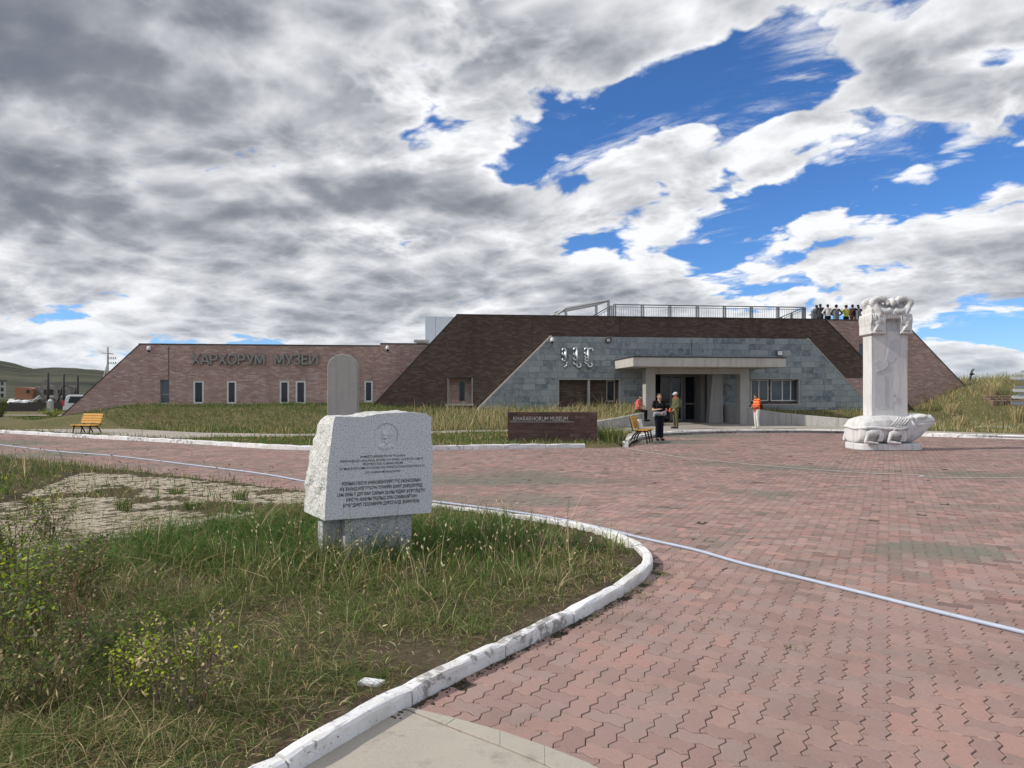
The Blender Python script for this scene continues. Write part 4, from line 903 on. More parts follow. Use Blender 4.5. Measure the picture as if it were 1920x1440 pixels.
for t, z, wd in (('PAMIĘCI BENEDYKTA POLAKA', .562, .435), ('PIERWSZEGO POLAKA, KTÓRY W DNIU 22 LIPCA 1246 R.', .525, .807), ('PRZYBYŁ DO KARAKORUM', .491, .384), ('W MISJI DYPLOMATYCZNEJ OD PAPIEŻA INNOCENTEGO IV', .455, .83), ('DO CHANA MONGOŁÓW', .413, .34)): engrave(t, .55, z, wd, .0225, M['ink'], .006)
for t, z, wd in (('РОМЫН ПАП IV ИННОКЕНТИЙГЭЭС МОНГОЛЫН', .312, .757), ('ИХ ХААНД ИЛГЭЭСЭН ЭЛЧИЙН ХАМТ ХАРХОРУМД', .262, .797), ('1246 ОНЫ 7 ДУГААР САРЫН 22-НЫ ӨДӨР ХҮРЭЛЦЭН', .211, .842), ('ИРСЭН АНХНЫ ПОЛЬШ ХҮН САНВААРТАН', .160, .678), ('БЭНЭДИКТ ПОЛАКИЙН ДУРСГАЛД ЗОРИУЛАВ', .110, .735)): engrave(t, .54, z, wd, .032, M['ink'], .022)
md = MB(); c = Vector((.585, -.003, .775))
ring = MB(); ring.tube([c + Vector((cos(a) * .108, 0, sin(a) * .108)) for a in np.linspace(radians(-35), radians(150), 30)], .0035, 6); ring.build('medallion_rim', M['granite_old'], mon)
md.ell(c + Vector((-.01, 0, .0)), (.042, .014, .055)); md.ell(c + Vector((.012, .004, .02)), (.055, .013, .06)); md.ell(c + Vector((-.022, -.012, .0)), (.009, .008, .016)); md.ell(c + Vector((.005, .004, -.07)), (.035, .011, .03)); md.ell(c + Vector((-.005, .006, -.115)), (.095, .011, .035)); md.ell(c + Vector((-.012, -.012, -.028)), (.018, .005, .006)); md.ell(c + Vector((-.03, -.010, .018)), (.008, .005, .006)); md.ell(c + Vector((.008, -.011, .018)), (.008, .005, .006))
link('portrait_relief', remesh(md, .004, 3), M['granite'], mon)

# ================================================================== rounded concrete stele
st = empty('rounded_stele', (-5.47, 23.0, .08)); tag(st, 'tall grey concrete stele with a rounded top behind the memorial block', 'stele')
hw, hh = .485, 2.86; arc = [(cos(a) * hw, hh - .42 + sin(a) * .42) for a in np.linspace(0, pi, 22)]
MB().prism([(-hw, 0)] + [(hw, 0)] + arc, -.14, .14).build('stele_slab', mat('stele_concrete', (.36, .35, .34), (.29, .285, .28), 1.5, 7, .9, .25, 30, .005, streak=.4), st, bevel=.02); MB().bx(-.62, .62, -.30, .30, -.1, .12).build('stele_base', M['concrete'], st, bevel=.015)

# ================================================================== turtle stele
tu = empty('turtle_stele', (11.05, 21.25, 0)); tag(tu, 'white stone turtle carrying a tall inscribed pillar with a carved dragon crown', 'stele')
# plinth
pl = [(cos(a) * 1.12 * (1 if cos(a) > 0 else 1.0), sin(a) * .74) for a in np.linspace(0, 2 * pi, 40, endpoint=False)]
pl = [(math.copysign(abs(cos(a)) ** .5, cos(a)) * .97 + .06, math.copysign(abs(sin(a)) ** .5, sin(a)) * .67) for a in np.linspace(0, 2 * pi, 72, endpoint=False)]
MB().slab(pl, 0, .20).build('plinth', M['marble'], tu, bevel=.03)
t = MB()
def loft(mb, secs):
    """closed skin through cross-sections (x, half width, z low, z high, squareness)"""
    n_ = 20; vs = []; fs = []
    for (x, hw_, za, zb_, sq) in secs:
        for k in range(n_):
            a = 2 * pi * k / n_; c_, s_ = cos(a), sin(a); m_ = (abs(c_) ** sq + abs(s_) ** sq) ** (-1 / sq); vs.append((x, c_ * m_ * hw_, (za + zb_) / 2 + s_ * m_ * (zb_ - za) / 2))
    for i in range(len(secs) - 1):
        for k in range(n_): fs.append((i * n_ + k, i * n_ + (k + 1) % n_, (i + 1) * n_ + (k + 1) % n_, (i + 1) * n_ + k))
    fs += [tuple(range(n_ - 1, -1, -1)), tuple(range((len(secs) - 1) * n_, len(secs) * n_))]; mb.add(vs, fs)
loft(t, [(-.90, .34, .26, .74, 2.6), (-.87, .50, .20, .84, 3), (-.76, .58, .18, .93, 3.2), (-.5, .62, .18, 1.0, 3.4), (-.1, .63, .18, 1.03, 3.2), (.3, .61, .18, 1.02, 3), (.55, .55, .18, .99, 2.6), (.75, .46, .19, .94, 2.3), (.88, .38, .22, .86, 2.2)])
loft(t, [(.40, .36, .20, .96, 2.4), (.62, .42, .20, 1.03, 2.6), (.84, .44, .23, 1.08, 2.8), (1.02, .43, .34, 1.09, 3), (1.18, .40, .50, 1.06, 3), (1.34, .35, .64, 1.02, 3.2), (1.45, .29, .72, .98, 3), (1.49, .22, .76, .94, 2.6)])
for s in (-1, 1):
    t.ell((1.02, s * .36, .98), (.17, .11, .09)); t.ell((1.36, s * .15, 1.0), (.08, .07, .045)); t.cap((.80, s * .41, .94), .045, (1.14, s * .42, 1.02), .028); t.cap((.86, s * .43, .74), .055, (1.30, s * .36, .79), .035); t.ell((.80, s * .42, .80), (.08, .06, .13))
link('turtle_body', remesh(t, .026, 3), M['marble'], tu)
rim = MB(); e_ = [(max(-.895, min(.50, cos(a) * .86 - .12)), max(-.64, min(.64, sin(a) * .86)), .655 + .02 * sin(5 * a)) for a in np.linspace(0, 2 * pi, 56, endpoint=False)]; rim.tube(e_ + [e_[0]], .05, 8, cap=False); link('shell_rim', smooth(rim.mesh('shell_rim')), M['marble'], tu)
cl = MB()
for k in range(5): a = .02 + k * .085; cl.tube(spline([(a + .22, -.50, 1.0 - k * .012), (a + .13, -.63, .92), (a + .02, -.675, .82), (a - .07, -.68, .74)], 5), .022, 6)
cl.tube(spline([(.70, -.36, 1.02), (.62, -.50, .93), (.50, -.60, .80), (.40, -.65, .68), (.24, -.68, .63), (.02, -.69, .63)], 6), .04, 8)
cl.tube(spline([(.60, -.40, 1.0), (.52, -.56, .88), (.42, -.64, .74), (.30, -.68, .69), (.1, -.69, .70)], 6), .022, 7)
for dx in (0, .08): cl.tube(spline([(.76 + dx, -.43, .80), (.68 + dx, -.46, .60), (.62 + dx, -.47, .42), (.58 + dx, -.47, .28)], 6), .014, 6)
link('draped_folds', remesh(cl, .012, 2), M['marble'], tu)
for x in (-.70, -.04):
    for s in (-1, 1):
        l = MB(); l.ell((x + .10, s * .66, .50), (.19, .075, .10)); l.cap((x - .02, s * .67, .46), .06, (x - .08, s * .67, .30), .05); l.cap((x - .08, s * .66, .26), .055, (x + .10, s * .70, .235), .045)
        for k in range(3): l.cap((x + .08, s * (.67 + .015 * k), .24), .034, (x + .24, s * (.63 + .05 * k), .225), .024)
        for r_ in (0, .055, .11): l.tube(spline([(x + .04 + r_ * .3, s * .66, .56 + r_ * .4), (x + .26 + r_, s * .67, .53 + r_ * .4), (x + .31 + r_, s * .675, .40), (x + .26 + r_, s * .67, .27)], 5), .024, 7)
        link('turtle_leg', remesh(l, .013, 2), M['marble'], tu)
for s in (-1, 1): MB().ell((1.05, s * .455, .99), (.045, .025, .03)).build('turtle_eye', M['marble_dark'], tu, sm=True)
mo = MB()
for s in (-1, 1): mo.tube(spline([(1.495, s * .08, .86), (1.44, s * .30, .86), (1.28, s * .385, .85), (1.08, s * .425, .83), (.92, s * .44, .86)], 5), .010, 6)
mo.build('turtle_mouth', M['marble_dark'], tu, sm=True)
# pillar: local x -.40 .. .66, front at y -.25
px0, px1, py0, py1 = -.40, .665, -.25, .28
MB().bx(px0, px1, py0, py1, .55, 3.50).build('pillar', M['marble'], tu, bevel=.012)
def cpt(x, y): return ((1580 + x / 4.5 - 960) / F_PX * 21.0 - 11.05, CAM_H + (HZ_Y - (540 + y / 4.5)) / F_PX * 21.0)
patch = [cpt(*p) for p in ((258, 640), (290, 600), (335, 612), (352, 630), (372, 560), (398, 455), (440, 420), (475, 432), (470, 560), (442, 606), (404, 640), (418, 760), (405, 880), (452, 905), (440, 970), (410, 1020), (330, 1026), (264, 1000), (266, 850), (262, 720), (330, 690), (300, 672))]
MB().prism(patch, py0 - .005, py0 + .01).build('relief_panel', M['marble_dark'], tu, bevel=.006)
for q in (((372, 605), (380, 640), (350, 680), (275, 712)), ((350, 740), (350, 860), (352, 990)), ((420, 900), (450, 910), (440, 960))): MB().tube(spline([(cpt(*p)[0], py0 - .013, cpt(*p)[1]) for p in q], 5), .008, 5).build('relief_crack', M['granite_old'], tu)
# crown
cr = MB(); zc0, zc1 = 3.42, 4.02; X0, X1, Y0, Y1 = px0 - .08, px1 + .09, py0 - .08, py1 + .08; nx0, nx1, nz = -.02, .40, cpt(400, 265)[1]
cr.bx(X0, nx0, Y0, Y1, zc0, zc1); cr.bx(nx1, X1, Y0, Y1, zc0, zc1); cr.bx(nx0 - .02, nx1 + .02, Y0 + .0, Y1, nz, zc1); cr.bx(nx0 - .02, nx1 + .02, py0 + .08, Y1, zc0, zc1); cr.bx(X0 + .06, X1 - .06, Y0 + .05, Y1 - .05, zc1 - .02, zc1 + .16); cr.bx(X0 + .16, X1 - .16, Y0 + .16, Y1 - .16, zc1, zc1 + .30)
rc = random.Random(4)
for s in (-1, 1):
    for X in ((X0, nx0) if s < 0 else (nx1, X1),):
        for k in range(7): x = X[0] + .03 + k * (X[1] - X[0] - .06) / 6; cr.tube(spline([(x, Y0 - .01, zc1 - .03), (x + rc.uniform(-.02, .02), Y0 - .035, zc1 - .15), (x + rc.uniform(-.03, .03), Y0 - .02, zc1 - .30)], 3), .020, 6)
        cx_ = (X[0] + X[1]) / 2
        for k in range(4): cr.cap((cx_ + s * .02, Y0 - .02, zc0 + .26), .05, (cx_ - .10 + k * .07, Y0 - .03, zc0 + .10), .024)
        cr.tube([(X[0], Y0 - .005, zc0 + .035), (X[1], Y0 - .005, zc0 + .035)], .035, 8); cr.ell((cx_ + s * .03, Y0 - .01, zc0 + .32), (.10, .05, .09))
for side_x in (X0, X1):
    for k in range(7): y = Y0 + .05 + k * .095; cr.tube(spline([(side_x, y, zc1 - .03), (side_x + (-.02 if side_x == X0 else .02), y, zc1 - .15), (side_x, y, zc1 - .33)], 3), .024, 6)
cr.prism([(nx0 + .02, nz + .02), (nx1 - .02, nz + .02), ((nx0 + nx1) / 2, nz + .26)], Y0 - .03, Y0 + .05); cr.ell(((nx0 + nx1) / 2, Y0 - .03, nz + .16), (.05, .03, .06))
mx = (nx0 + nx1) / 2
for s in (-1, 1):
    for yy in (Y0 + .10, Y1 - .12):
        cr.tube(spline([(mx + s * .06, yy - .05, zc1 + .10), (mx + s * .22, yy - .08, zc1 + .06), (mx + s * .42, yy - .02, zc1 + .16), (mx + s * .56, yy, zc1 + .34), (mx + s * .40, yy + .02, zc1 + .44), (mx + s * .20, yy, zc1 + .42), (mx + s * .10, yy - .03, zc1 + .28)], 7), [.095] * 20 + [.105] * 15 + [.085] * 8, 10)
        cr.tube(spline([(mx + s * .50, yy, zc1 + .30), (mx + s * .46, yy - .06, zc1 + .16), (mx + s * .38, yy - .08, zc1 + .02), (mx + s * .42, yy - .06, zc1 - .10)], 6), .09, 9)
for s in (-1, 1): cr.ell((mx + s * .33, (Y0 + Y1) / 2, zc1 + .22), (.20, .22, .20))
cr.ell((mx, Y0 + .02, zc1 + .33), (.085, .085, .12)); cr.cap((mx, Y0 + .06, zc1 + .40), .05, (mx, Y0 + .06, zc1 + .48), .015)
link('dragon_crown', remesh(cr, .013, 1), M['marble'], tu)

# ================================================================== brick sign wall
sg = empty('brick_sign', (1.305, 22.9, .03)); tag(sg, 'low dark brick sign wall lettered KHARAKHORUM MUSEUM standing in the grass', 'sign wall')
SW, SHH, SD = 2.9, 1.04, .34; core = MB().bx(-SW / 2 + .012, SW / 2 - .012, .012, SD - .012, 0, SHH - .012).build('sign_core', M['mortar_dark'], sg)
M['sign_brick'] = mat_pieces('sign_brick', [(.105, .058, .052), (.075, .046, .043), (.125, .072, .063), (.085, .052, .047), (.14, .088, .077)], (.10, .075, .065), .85, .15, .3, 40, 2.0)
rows = 9; rh = SHH / rows; bl = .335
for r in range(rows):
    x = -SW / 2 - (bl / 2 if r % 2 else 0)
    while x < SW / 2 - .01:
        a, b = max(-SW / 2, x) + .005, min(SW / 2, x + bl) - .005; x += bl
        if b - a < .02: continue
        dz = random.uniform(-.003, .003); MB().bx(a, b, dz, SD - dz, r * rh + .005, (r + 1) * rh - .005 if r < rows - 1 else SHH).build('brick', M['sign_brick'], sg, bevel=.005)
MB().bx(-SW / 2 + .10, SW / 2 - .75, -.012, .004, .715, .735).build('sign_ledge', M['concrete'], sg)
me = text_mesh('KHARAKHORUM MUSEUM', 1.0, .01, .004, 'LEFT'); xs = [q.co.x for q in me.vertices]; x0, x1 = min(xs), max(xs)
for q in me.vertices: q.co = (-SW / 2 + .19 + (q.co.x - x0) / (x1 - x0) * 1.755, -.012 - q.co.z, .765 + q.co.y / .729 * .135)
link('sign_lettering', me, mat_plain('sign_silver', (.47, .47, .46), .5), sg)

# ================================================================== benches
def bench(loc, face, label, L=1.6, seat_first=True):
    rz = atan2(face[0], -face[1]); r = empty('park_bench', loc, rz); tag(r, label, 'bench', 'yellow slatted benches on the plaza')
    for k in range(4): y = -.42 + k * .112; MB().bx(-L / 2, L / 2, y, y + .092, .425 + abs(k - 1.5) * .006, .46 + abs(k - 1.5) * .006).build('seat_slat', M['bench_wood'], r, bevel=.006)
    for k in range(4): z = .52 + k * .098; y = .06 + k * .030; MB().box((0, y, z + .04), (L, .03, .084), rx=-.29).build('back_slat', M['bench_wood'], r, bevel=.006)
    for x in (-L / 2 + .10, 0, L / 2 - .10):
        f = MB(); f.tube(spline([(x, -.40, .0), (x, -.36, .22), (x, -.30, .40), (x, -.12, .415), (x, .02, .43)], 5), .026, 6); f.tube(spline([(x, .17, .0), (x, .10, .22), (x, -.04, .38), (x, -.16, .41)], 5), .026, 6)
        f.tube(spline([(x, -.05, .41), (x, .08, .44), (x, .12, .56), (x, .20, .90)], 5), .022, 6); f.tube([(x, -.38, .41), (x, .02, .42)], .024, 6); f.build('bench_frame', M['iron'], r, sm=True)
    return r
p = G(155, 819); bench((p.x + .1, p.y + .3, 0), (-.37, -.93), 'yellow slatted bench with black iron frame beside the left lawn kerb', 1.1)
p = G(1192, 829); bench((p.x + .05, p.y - .2, 0), (.93, -.36), 'yellow slatted bench by the brick sign with a white bag on it', 1.15)
bg_ = MB(); bg_.box((0, 0, .17), (.30, .07, .36), rx=-.25); tag(bg_.build('white_bag', mat_plain('paper_white', (.7, .68, .64), .8), loc=(p.x + .10, p.y - .35, .455), rot=(0, .0, 1.1), bevel=.02), 'white paper bag leaning on the bench by the brick sign', 'bag')

# ================================================================== hose
hp = [(3.95, 4.0), (3.43, 4.75), (3.11, 5.24), (2.78, 5.78), (2.21, 6.69), (1.86, 7.28), (1.44, 7.88), (.75, 8.95), (-.05, 9.72), (-.95, 10.45), (-2.3, 11.5), (-3.78, 13.05), (-5.2, 14.55), (-7.5, 16.35), (-10.4, 18.6), (-12.7, 20.0), (-15.5, 22.1), (-20, 25.6)]
rh_ = random.Random(3)
tag(MB().tube(spline([(a + rh_.uniform(-.03, .03), b + rh_.uniform(-.03, .03), .016) for a, b in hp], 8), .0155, 10).build('water_hose', M['hose'], sm=True), 'pale blue hose snaking across the red plaza', 'hose')

# ================================================================== people
M['skin'] = mat_plain('skin', (.50, .30, .21), .55); M['skin_tan'] = mat_plain('skin_tan', (.42, .245, .165), .55); M['hair'] = mat_plain('hair', (.018, .015, .014), .6)
def cloth(name, c, c2=None): return mat('cloth_' + name, c, c2 or tuple(x * .75 for x in c), 9, 4, .9, .3, 24, .01, spec=.15)
def stripes():
    m, t, b = material('cloth_striped'); p = objco(t); wv = t.node('ShaderNodeTexWave', bands_direction='Z', ins={0: p}); wv.inputs['Scale'].default_value = 2.6; wv.inputs['Distortion'].default_value = 5.0; wv.inputs['Detail'].default_value = 2.0; wv.inputs['Detail Scale'].default_value = 1.6
    t.set(b, 'Base Color', t.mix(t.rng(wv.outputs['Fac'], .42, .58), (.80, .26, .04, 1), (.52, .035, .03, 1))); b.inputs['Roughness'].default_value = .9; return m
def person(label, loc, rz, H, top, bottom, shoes, pose=None, sleeve=.45, hair='short', hat=None, extras=None, fem=False, vox=.009, skin='skin', name='person', jacket=0.0, flare=.0, group=None, z0=0.0):
    """local space: stands at the origin facing -y, 1.70 m tall before scaling; arm A on the -x side, arm B on the +x side"""
    s = H / 1.70; J = dict(pel=(0, 0, .93), che=(0, .0, 1.22), nek=(0, .01, 1.43), head=(0, -.015, 1.585), shA=(-.175, .01, 1.385), shB=(.175, .01, 1.385), elA=(-.235, .02, 1.10), elB=(.235, .02, 1.10), wrA=(-.245, -.05, .86), wrB=(.245, -.05, .86), hiA=(-.085, 0, .90), hiB=(.085, 0, .90), knA=(-.10, -.02, .50), knB=(.10, -.02, .50), anA=(-.105, .02, .09), anB=(.105, .02, .09), toA=(-.125, -.15, .03), toB=(.125, -.15, .03))
    J.update(pose or {}); J = {k: Vector(v) * s for k, v in J.items()}
    r = empty(name, (loc[0], loc[1], loc[2]), rz); tag(r, label, 'person', group)
    b = MB(); R = lambda x: x * s
    up = (J['head'] - J['nek']).normalized(); fwd = Vector((0, -1, 0)); fwd = (fwd - up * fwd.dot(up)).normalized(); rt = fwd.cross(up)
    HM = Matrix((rt, -fwd, up)).transposed()
    b.ell(J['head'], (R(.072), R(.088), R(.108)), M=HM); b.ell(J['head'] + fwd * R(.03) - up * R(.055), (R(.05), R(.052), R(.055)), M=HM); b.cap(J['head'] + fwd * R(.085) + up * R(.005), R(.012), J['head'] + fwd * R(.098) - up * R(.025), R(.017))
    for q in (-1, 1): b.ell(J['head'] + rt * q * R(.072), (R(.012), R(.022), R(.032)), M=HM)
    b.ell(J['head'] + fwd * R(.075) - up * R(.058), (R(.026), R(.014), R(.011)), M=HM)
    b.cap(J['nek'] - up * R(.06), R(.058), J['head'] - up * R(.06), R(.050)); b.cap(J['pel'], R(.12), J['che'], R(.12)); b.cap(J['che'], R(.12), J['nek'] - up * R(.05), R(.08)); b.cap(J['shA'], R(.055), J['shB'], R(.055))
    for q in 'AB':
        sh_, el_, wr = J['sh' + q], J['el' + q], J['wr' + q]; b.cap(sh_, R(.048), el_, R(.038)); b.cap(el_, R(.037), wr, R(.025)); d = (wr - el_).normalized(); side = Vector((1 if q == 'A' else -1, 0, 0)); side = (side - d * side.dot(d)); side = side.normalized() if side.length > .05 else d.orthogonal().normalized(); nn = d.cross(side)
        pc = wr + d * R(.045); b.cap(wr, R(.024), pc, R(.030)); b.ell(pc, (R(.034), R(.034), R(.02)))
        for k in range(4):
            o = side * R((-.026 + k * .0175)); L_ = (.062, .074, .07, .052)[k]; m_ = pc + d * R(.03) + o; e1 = m_ + d * R(L_ * .55) + fwd * R(.008); b.cap(m_, R(.0095), e1, R(.009)); b.cap(e1, R(.009), e1 + d * R(L_ * .4) + fwd * R(.018), R(.0075))
        b.cap(wr + d * R(.02) + side * R(.024), R(.012), wr + d * R(.055) + side * R(.05) + fwd * R(.015), R(.0095))
        b.cap(J['hi' + q], R(.085), J['kn' + q], R(.055)); b.cap(J['kn' + q], R(.054), J['an' + q], R(.036)); b.cap(J['an' + q], R(.036), J['to' + q], R(.03))
    link('body', remesh(b, vox * s, 2), M[skin], r)
    t_ = MB(); j = jacket
    t_.cap(J['pel'] + Vector((0, 0, R(.05 - .08 * (j > 0)))), R(.142 + j), J['che'], R(.135 + j)); t_.cap(J['pel'] + Vector((R(-.05), 0, R(.05))), R(.12 + j), J['che'] + Vector((R(-.055), 0, R(.06))), R(.115 + j)); t_.cap(J['pel'] + Vector((R(.05), 0, R(.05))), R(.12 + j), J['che'] + Vector((R(.055), 0, R(.06))), R(.115 + j)); t_.cap(J['shA'], R(.066 + j), J['shB'], R(.066 + j)); t_.cap(J['che'], R(.13 + j), J['nek'] - up * R(.06), R(.075 + j * .6))
    if fem:
        for q in (-.06, .06): t_.ell(J['che'] + Vector((R(q), R(-.09), R(.03))), R(.075))
    for q in 'AB':
        sh_, el_, wr = J['sh' + q], J['el' + q], J['wr' + q]
        if sleeve <= .5: t_.cap(sh_, R(.066 + j), sh_.lerp(el_, sleeve * 2 * .75), R(.056 + j))
        else: t_.cap(sh_, R(.064 + j), el_, R(.052 + j)); t_.cap(el_, R(.052 + j), el_.lerp(wr, .88), R(.04 + j * .5))
    link('top', remesh(t_, .016 * s, 3), top, r)
    tr = MB(); tr.cap(J['pel'] + Vector((0, 0, R(.03))), R(.137), J['pel'] - Vector((0, 0, R(.03))), R(.14))
    for q in 'AB': tr.cap(J['pel'] + (J['hi' + q] - J['pel']) * .9, R(.118), J['hi' + q].lerp(J['kn' + q], .5), R(.088)); tr.cap(J['hi' + q].lerp(J['kn' + q], .5), R(.088), J['kn' + q], R(.072)); tr.cap(J['kn' + q], R(.070), J['an' + q] + (J['kn' + q] - J['an' + q]) * .10, R(.058 + flare))
    link('trousers', remesh(tr, .016 * s, 3), bottom, r)
    for q in 'AB': sh = MB(); sh.cap(J['an' + q] - Vector((0, 0, R(.03))), R(.048), J['to' + q] + Vector((0, 0, R(.012))), R(.04)); sh.box((J['an' + q] + J['to' + q]) / 2 + Vector((0, 0, R(-.042))), (R(.075), R(.24), R(.03))); link('shoe', remesh(sh, .013 * s, 2), shoes, r)
    h = MB(); hc = J['head']
    if hair != 'none':
        h.ell(hc - fwd * R(.018) + up * R(.028), (R(.082), R(.092), R(.094)), M=HM); h.ell(hc - fwd * R(.04) - up * R(.02), (R(.078), R(.066), R(.085)), M=HM)
        if hair == 'bun': h.ell(hc - fwd * R(.10) + up * R(.0), R(.045))
        if hair == 'long': h.cap(hc - fwd * R(.05) - up * R(.02), R(.075), hc - fwd * R(.05) - up * R(.14), R(.055))
        if hair == 'big': h.ell(hc - fwd * R(.02) + up * R(.03), (R(.105), R(.11), R(.105)), M=HM)
        # keep the face free
        link('hair', remesh(h, .011 * s, 2), M['hair'], r)
    for q in (-1, 1): MB().ell(hc + rt * q * R(.03) + fwd * R(.079) + up * R(.008), (R(.011), R(.008), R(.006)), 8, 6, HM).build('eye', M['hair'], r)
    if hat:
        c = MB(); c.ell(hc - fwd * R(.008) + up * R(.055), (R(.092), R(.104), R(.075)), M=HM); c.cap(hc + fwd * R(.08) + up * R(.045) - rt * R(.035), R(.03), hc + fwd * R(.15) + up * R(.035) - rt * R(.03), R(.018)); c.cap(hc + fwd * R(.08) + up * R(.045) + rt * R(.035), R(.03), hc + fwd * R(.15) + up * R(.035) + rt * R(.03), R(.018)); link('cap', remesh(c, .010 * s, 2), hat, r)
    for nm, fn, m_ in (extras or []): e = MB(); fn(e, J, s); link(nm, remesh(e, .012 * s, 3), m_, r)
    return r
black, navy, olive, white_c = cloth('black', (.012, .012, .014)), cloth('navy', (.014, .016, .028)), cloth('olive', (.115, .115, .06), (.085, .085, .045)), cloth('white', (.70, .69, .66))
coral, grey_c, lime, brown_c, beige = cloth('coral', (.80, .16, .14), (.72, .13, .12)), cloth('grey', (.30, .32, .37)), cloth('lime', (.50, .52, .10)), cloth('brown', (.06, .028, .026)), cloth('beige', (.34, .28, .21))
orange_c, maroon, charcoal, sage = cloth('orange', (.75, .12, .05)), cloth('maroon', (.14, .012, .022)), cloth('charcoal', (.05, .052, .06)), cloth('sage', (.16, .175, .12))
def jacket_waist(e, J, s):
    p = J['pel']; e.tube([p + Vector((cos(a) * .17 * s, sin(a) * .14 * s, (.05 + .015 * sin(3 * a)) * s)) for a in np.linspace(0, 2 * pi, 20)], .05 * s, 8); e.cap(p + Vector((-.16, -.10, .05)) * s, .075 * s, p + Vector((.15, -.14, .04)) * s, .08 * s); e.cap(p + Vector((-.17, -.08, .04)) * s, .06 * s, p + Vector((-.22, -.06, -.06)) * s, .04 * s)
p = G(1236, 826); person('person in black t-shirt and dark trousers with a grey jacket round the waist', (p.x, p.y, 0), .12, 1.68, black, navy, black, dict(elA=(-.24, -.02, 1.10), wrA=(-.08, -.20, 1.13), elB=(.27, .0, 1.09), wrB=(.06, -.21, 1.01), head=(.0, -.01, 1.59), knA=(-.075, -.01, .50), anA=(-.07, .03, .09), toA=(-.085, -.14, .03), knB=(.085, -.02, .50), anB=(.085, .01, .09), toB=(.11, -.16, .03)), .42, 'bun', extras=[('waist_jacket', jacket_waist, grey_c), ('phone', lambda e, J, s: e.box(J['wrA'] + Vector((.07, -.02, .02)) * s, (.05 * s, .03 * s, .09 * s)), black)], fem=True, flare=.012, skin='skin')
def pack(e, J, s): e.ell(J['che'] + Vector((0, .19, -.04)) * s, (.15 * s, .10 * s, .22 * s)); e.cap(J['shA'] + Vector((.05, -.05, .03)) * s, .02 * s, J['che'] + Vector((-.12, -.11, -.1)) * s, .02 * s); e.cap(J['shB'] + Vector((-.05, -.05, .03)) * s, .02 * s, J['che'] + Vector((.12, -.11, -.1)) * s, .02 * s)
p = G(1267, 803, .14); person('person in olive jacket and trousers with a white cap and orange scarf', (p.x, p.y, .135), radians(-68), 1.62, olive, olive, charcoal, dict(elA=(-.22, .02, 1.08), wrA=(-.17, -.17, .90), elB=(.22, .02, 1.08), wrB=(.16, -.19, .90)), 1.0, 'short', hat=white_c, extras=[('backpack', pack, sage), ('scarf', lambda e, J, s: e.tube([J['nek'] + Vector((cos(a) * .075, sin(a) * .08, .005)) * s for a in np.linspace(0, 2 * pi, 16)], .035 * s, 8), orange_c), ('folded_cloth', lambda e, J, s: (e.ell(J['wrA'] + Vector((.05, -.06, -.05)) * s, (.06 * s, .06 * s, .11 * s))), orange_c)], jacket=.008, skin='skin_tan')
p = G(1419, 804, .12); person('person in orange and red striped hoodie and white trousers looking at a phone', (p.x, p.y, .125), radians(-78), 1.56, stripes(), white_c, white_c, dict(head=(0, -.06, 1.57), elA=(-.22, -.02, 1.12), wrA=(-.10, -.24, 1.06), elB=(.22, -.02, 1.12), wrB=(.10, -.24, 1.06)), 1.0, 'short', extras=[('shoulder_bag', lambda e, J, s: (e.ell(J['pel'] + Vector((.10, .18, .14)) * s, (.10 * s, .07 * s, .14 * s)), e.cap(J['pel'] + Vector((.08, .17, .24)) * s, .018 * s, J['shB'] + Vector((0, .05, .06)) * s, .018 * s)), maroon), ('hood', lambda e, J, s: e.ell(J['nek'] + Vector((0, .08, -.01)) * s, (.11 * s, .08 * s, .07 * s)), orange_c), ('phone', lambda e, J, s: e.box(J['wrA'] + Vector((.08, -.08, .03)) * s, (.07 * s, .03 * s, .12 * s)), black)], jacket=.012, skin='skin_tan')
p = B(*UV_of(6.35, 33.95), 0); sit = dict(pel=(0, 0, .12), che=(0, -.03, .41), nek=(0, -.06, .62), head=(0, -.13, .75), shA=(-.17, -.05, .575), shB=(.17, -.05, .575), elA=(-.23, -.12, .32), elB=(.23, -.12, .32), wrA=(-.08, -.30, .30), wrB=(.08, -.30, .30), hiA=(-.085, -.02, .08), hiB=(.085, -.02, .08), knA=(-.10, -.42, .06), knB=(.10, -.42, .06), anA=(-.10, -.42, -.36), anB=(.10, -.42, -.36), toA=(-.12, -.58, -.42), toB=(.12, -.58, -.42))
person('person in coral pink top sitting on the low wall with head bowed', (6.05, 34.15, .80), radians(62), 1.60, coral, black, black, sit, .45, 'short', extras=[('visor', lambda e, J, s: e.tube([J['head'] + Vector((cos(a) * .088, sin(a) * .10, .03 + .02 * sin(a))) * s for a in np.linspace(pi, 2 * pi, 12)], .022 * s, 8), white_c)], fem=True)
RG = 'visitors on the museum roof terrace'; akimbo = dict(elA=(-.36, .06, 1.14), wrA=(-.17, -.03, 1.0), elB=(.36, .06, 1.14), wrB=(.17, -.03, 1.0)); rest_ = dict(elA=(-.25, -.06, 1.12), wrA=(-.26, -.26, 1.10), elB=(.25, -.06, 1.12), wrB=(.26, -.26, 1.10)); shoot = dict(elA=(-.28, -.10, 1.22), wrA=(-.20, -.24, 1.46), elB=(.26, -.10, 1.22), wrB=(.14, -.24, 1.44))
def roof(px, py, v, H, rz, label, top, bottom, **k): u, z = U(px, py, v); q = B(u, v, zT); person(label, (q.x, q.y, zT), rz, H, top, bottom, black, group=RG, vox=.018, **k)
roof(1531, 567, -5.7, 1.74, pi + .3, 'roof visitor in dark green jacket half hidden behind the one in a hooded jacket', sage, charcoal, pose=rest_, sleeve=1.0, jacket=.02)
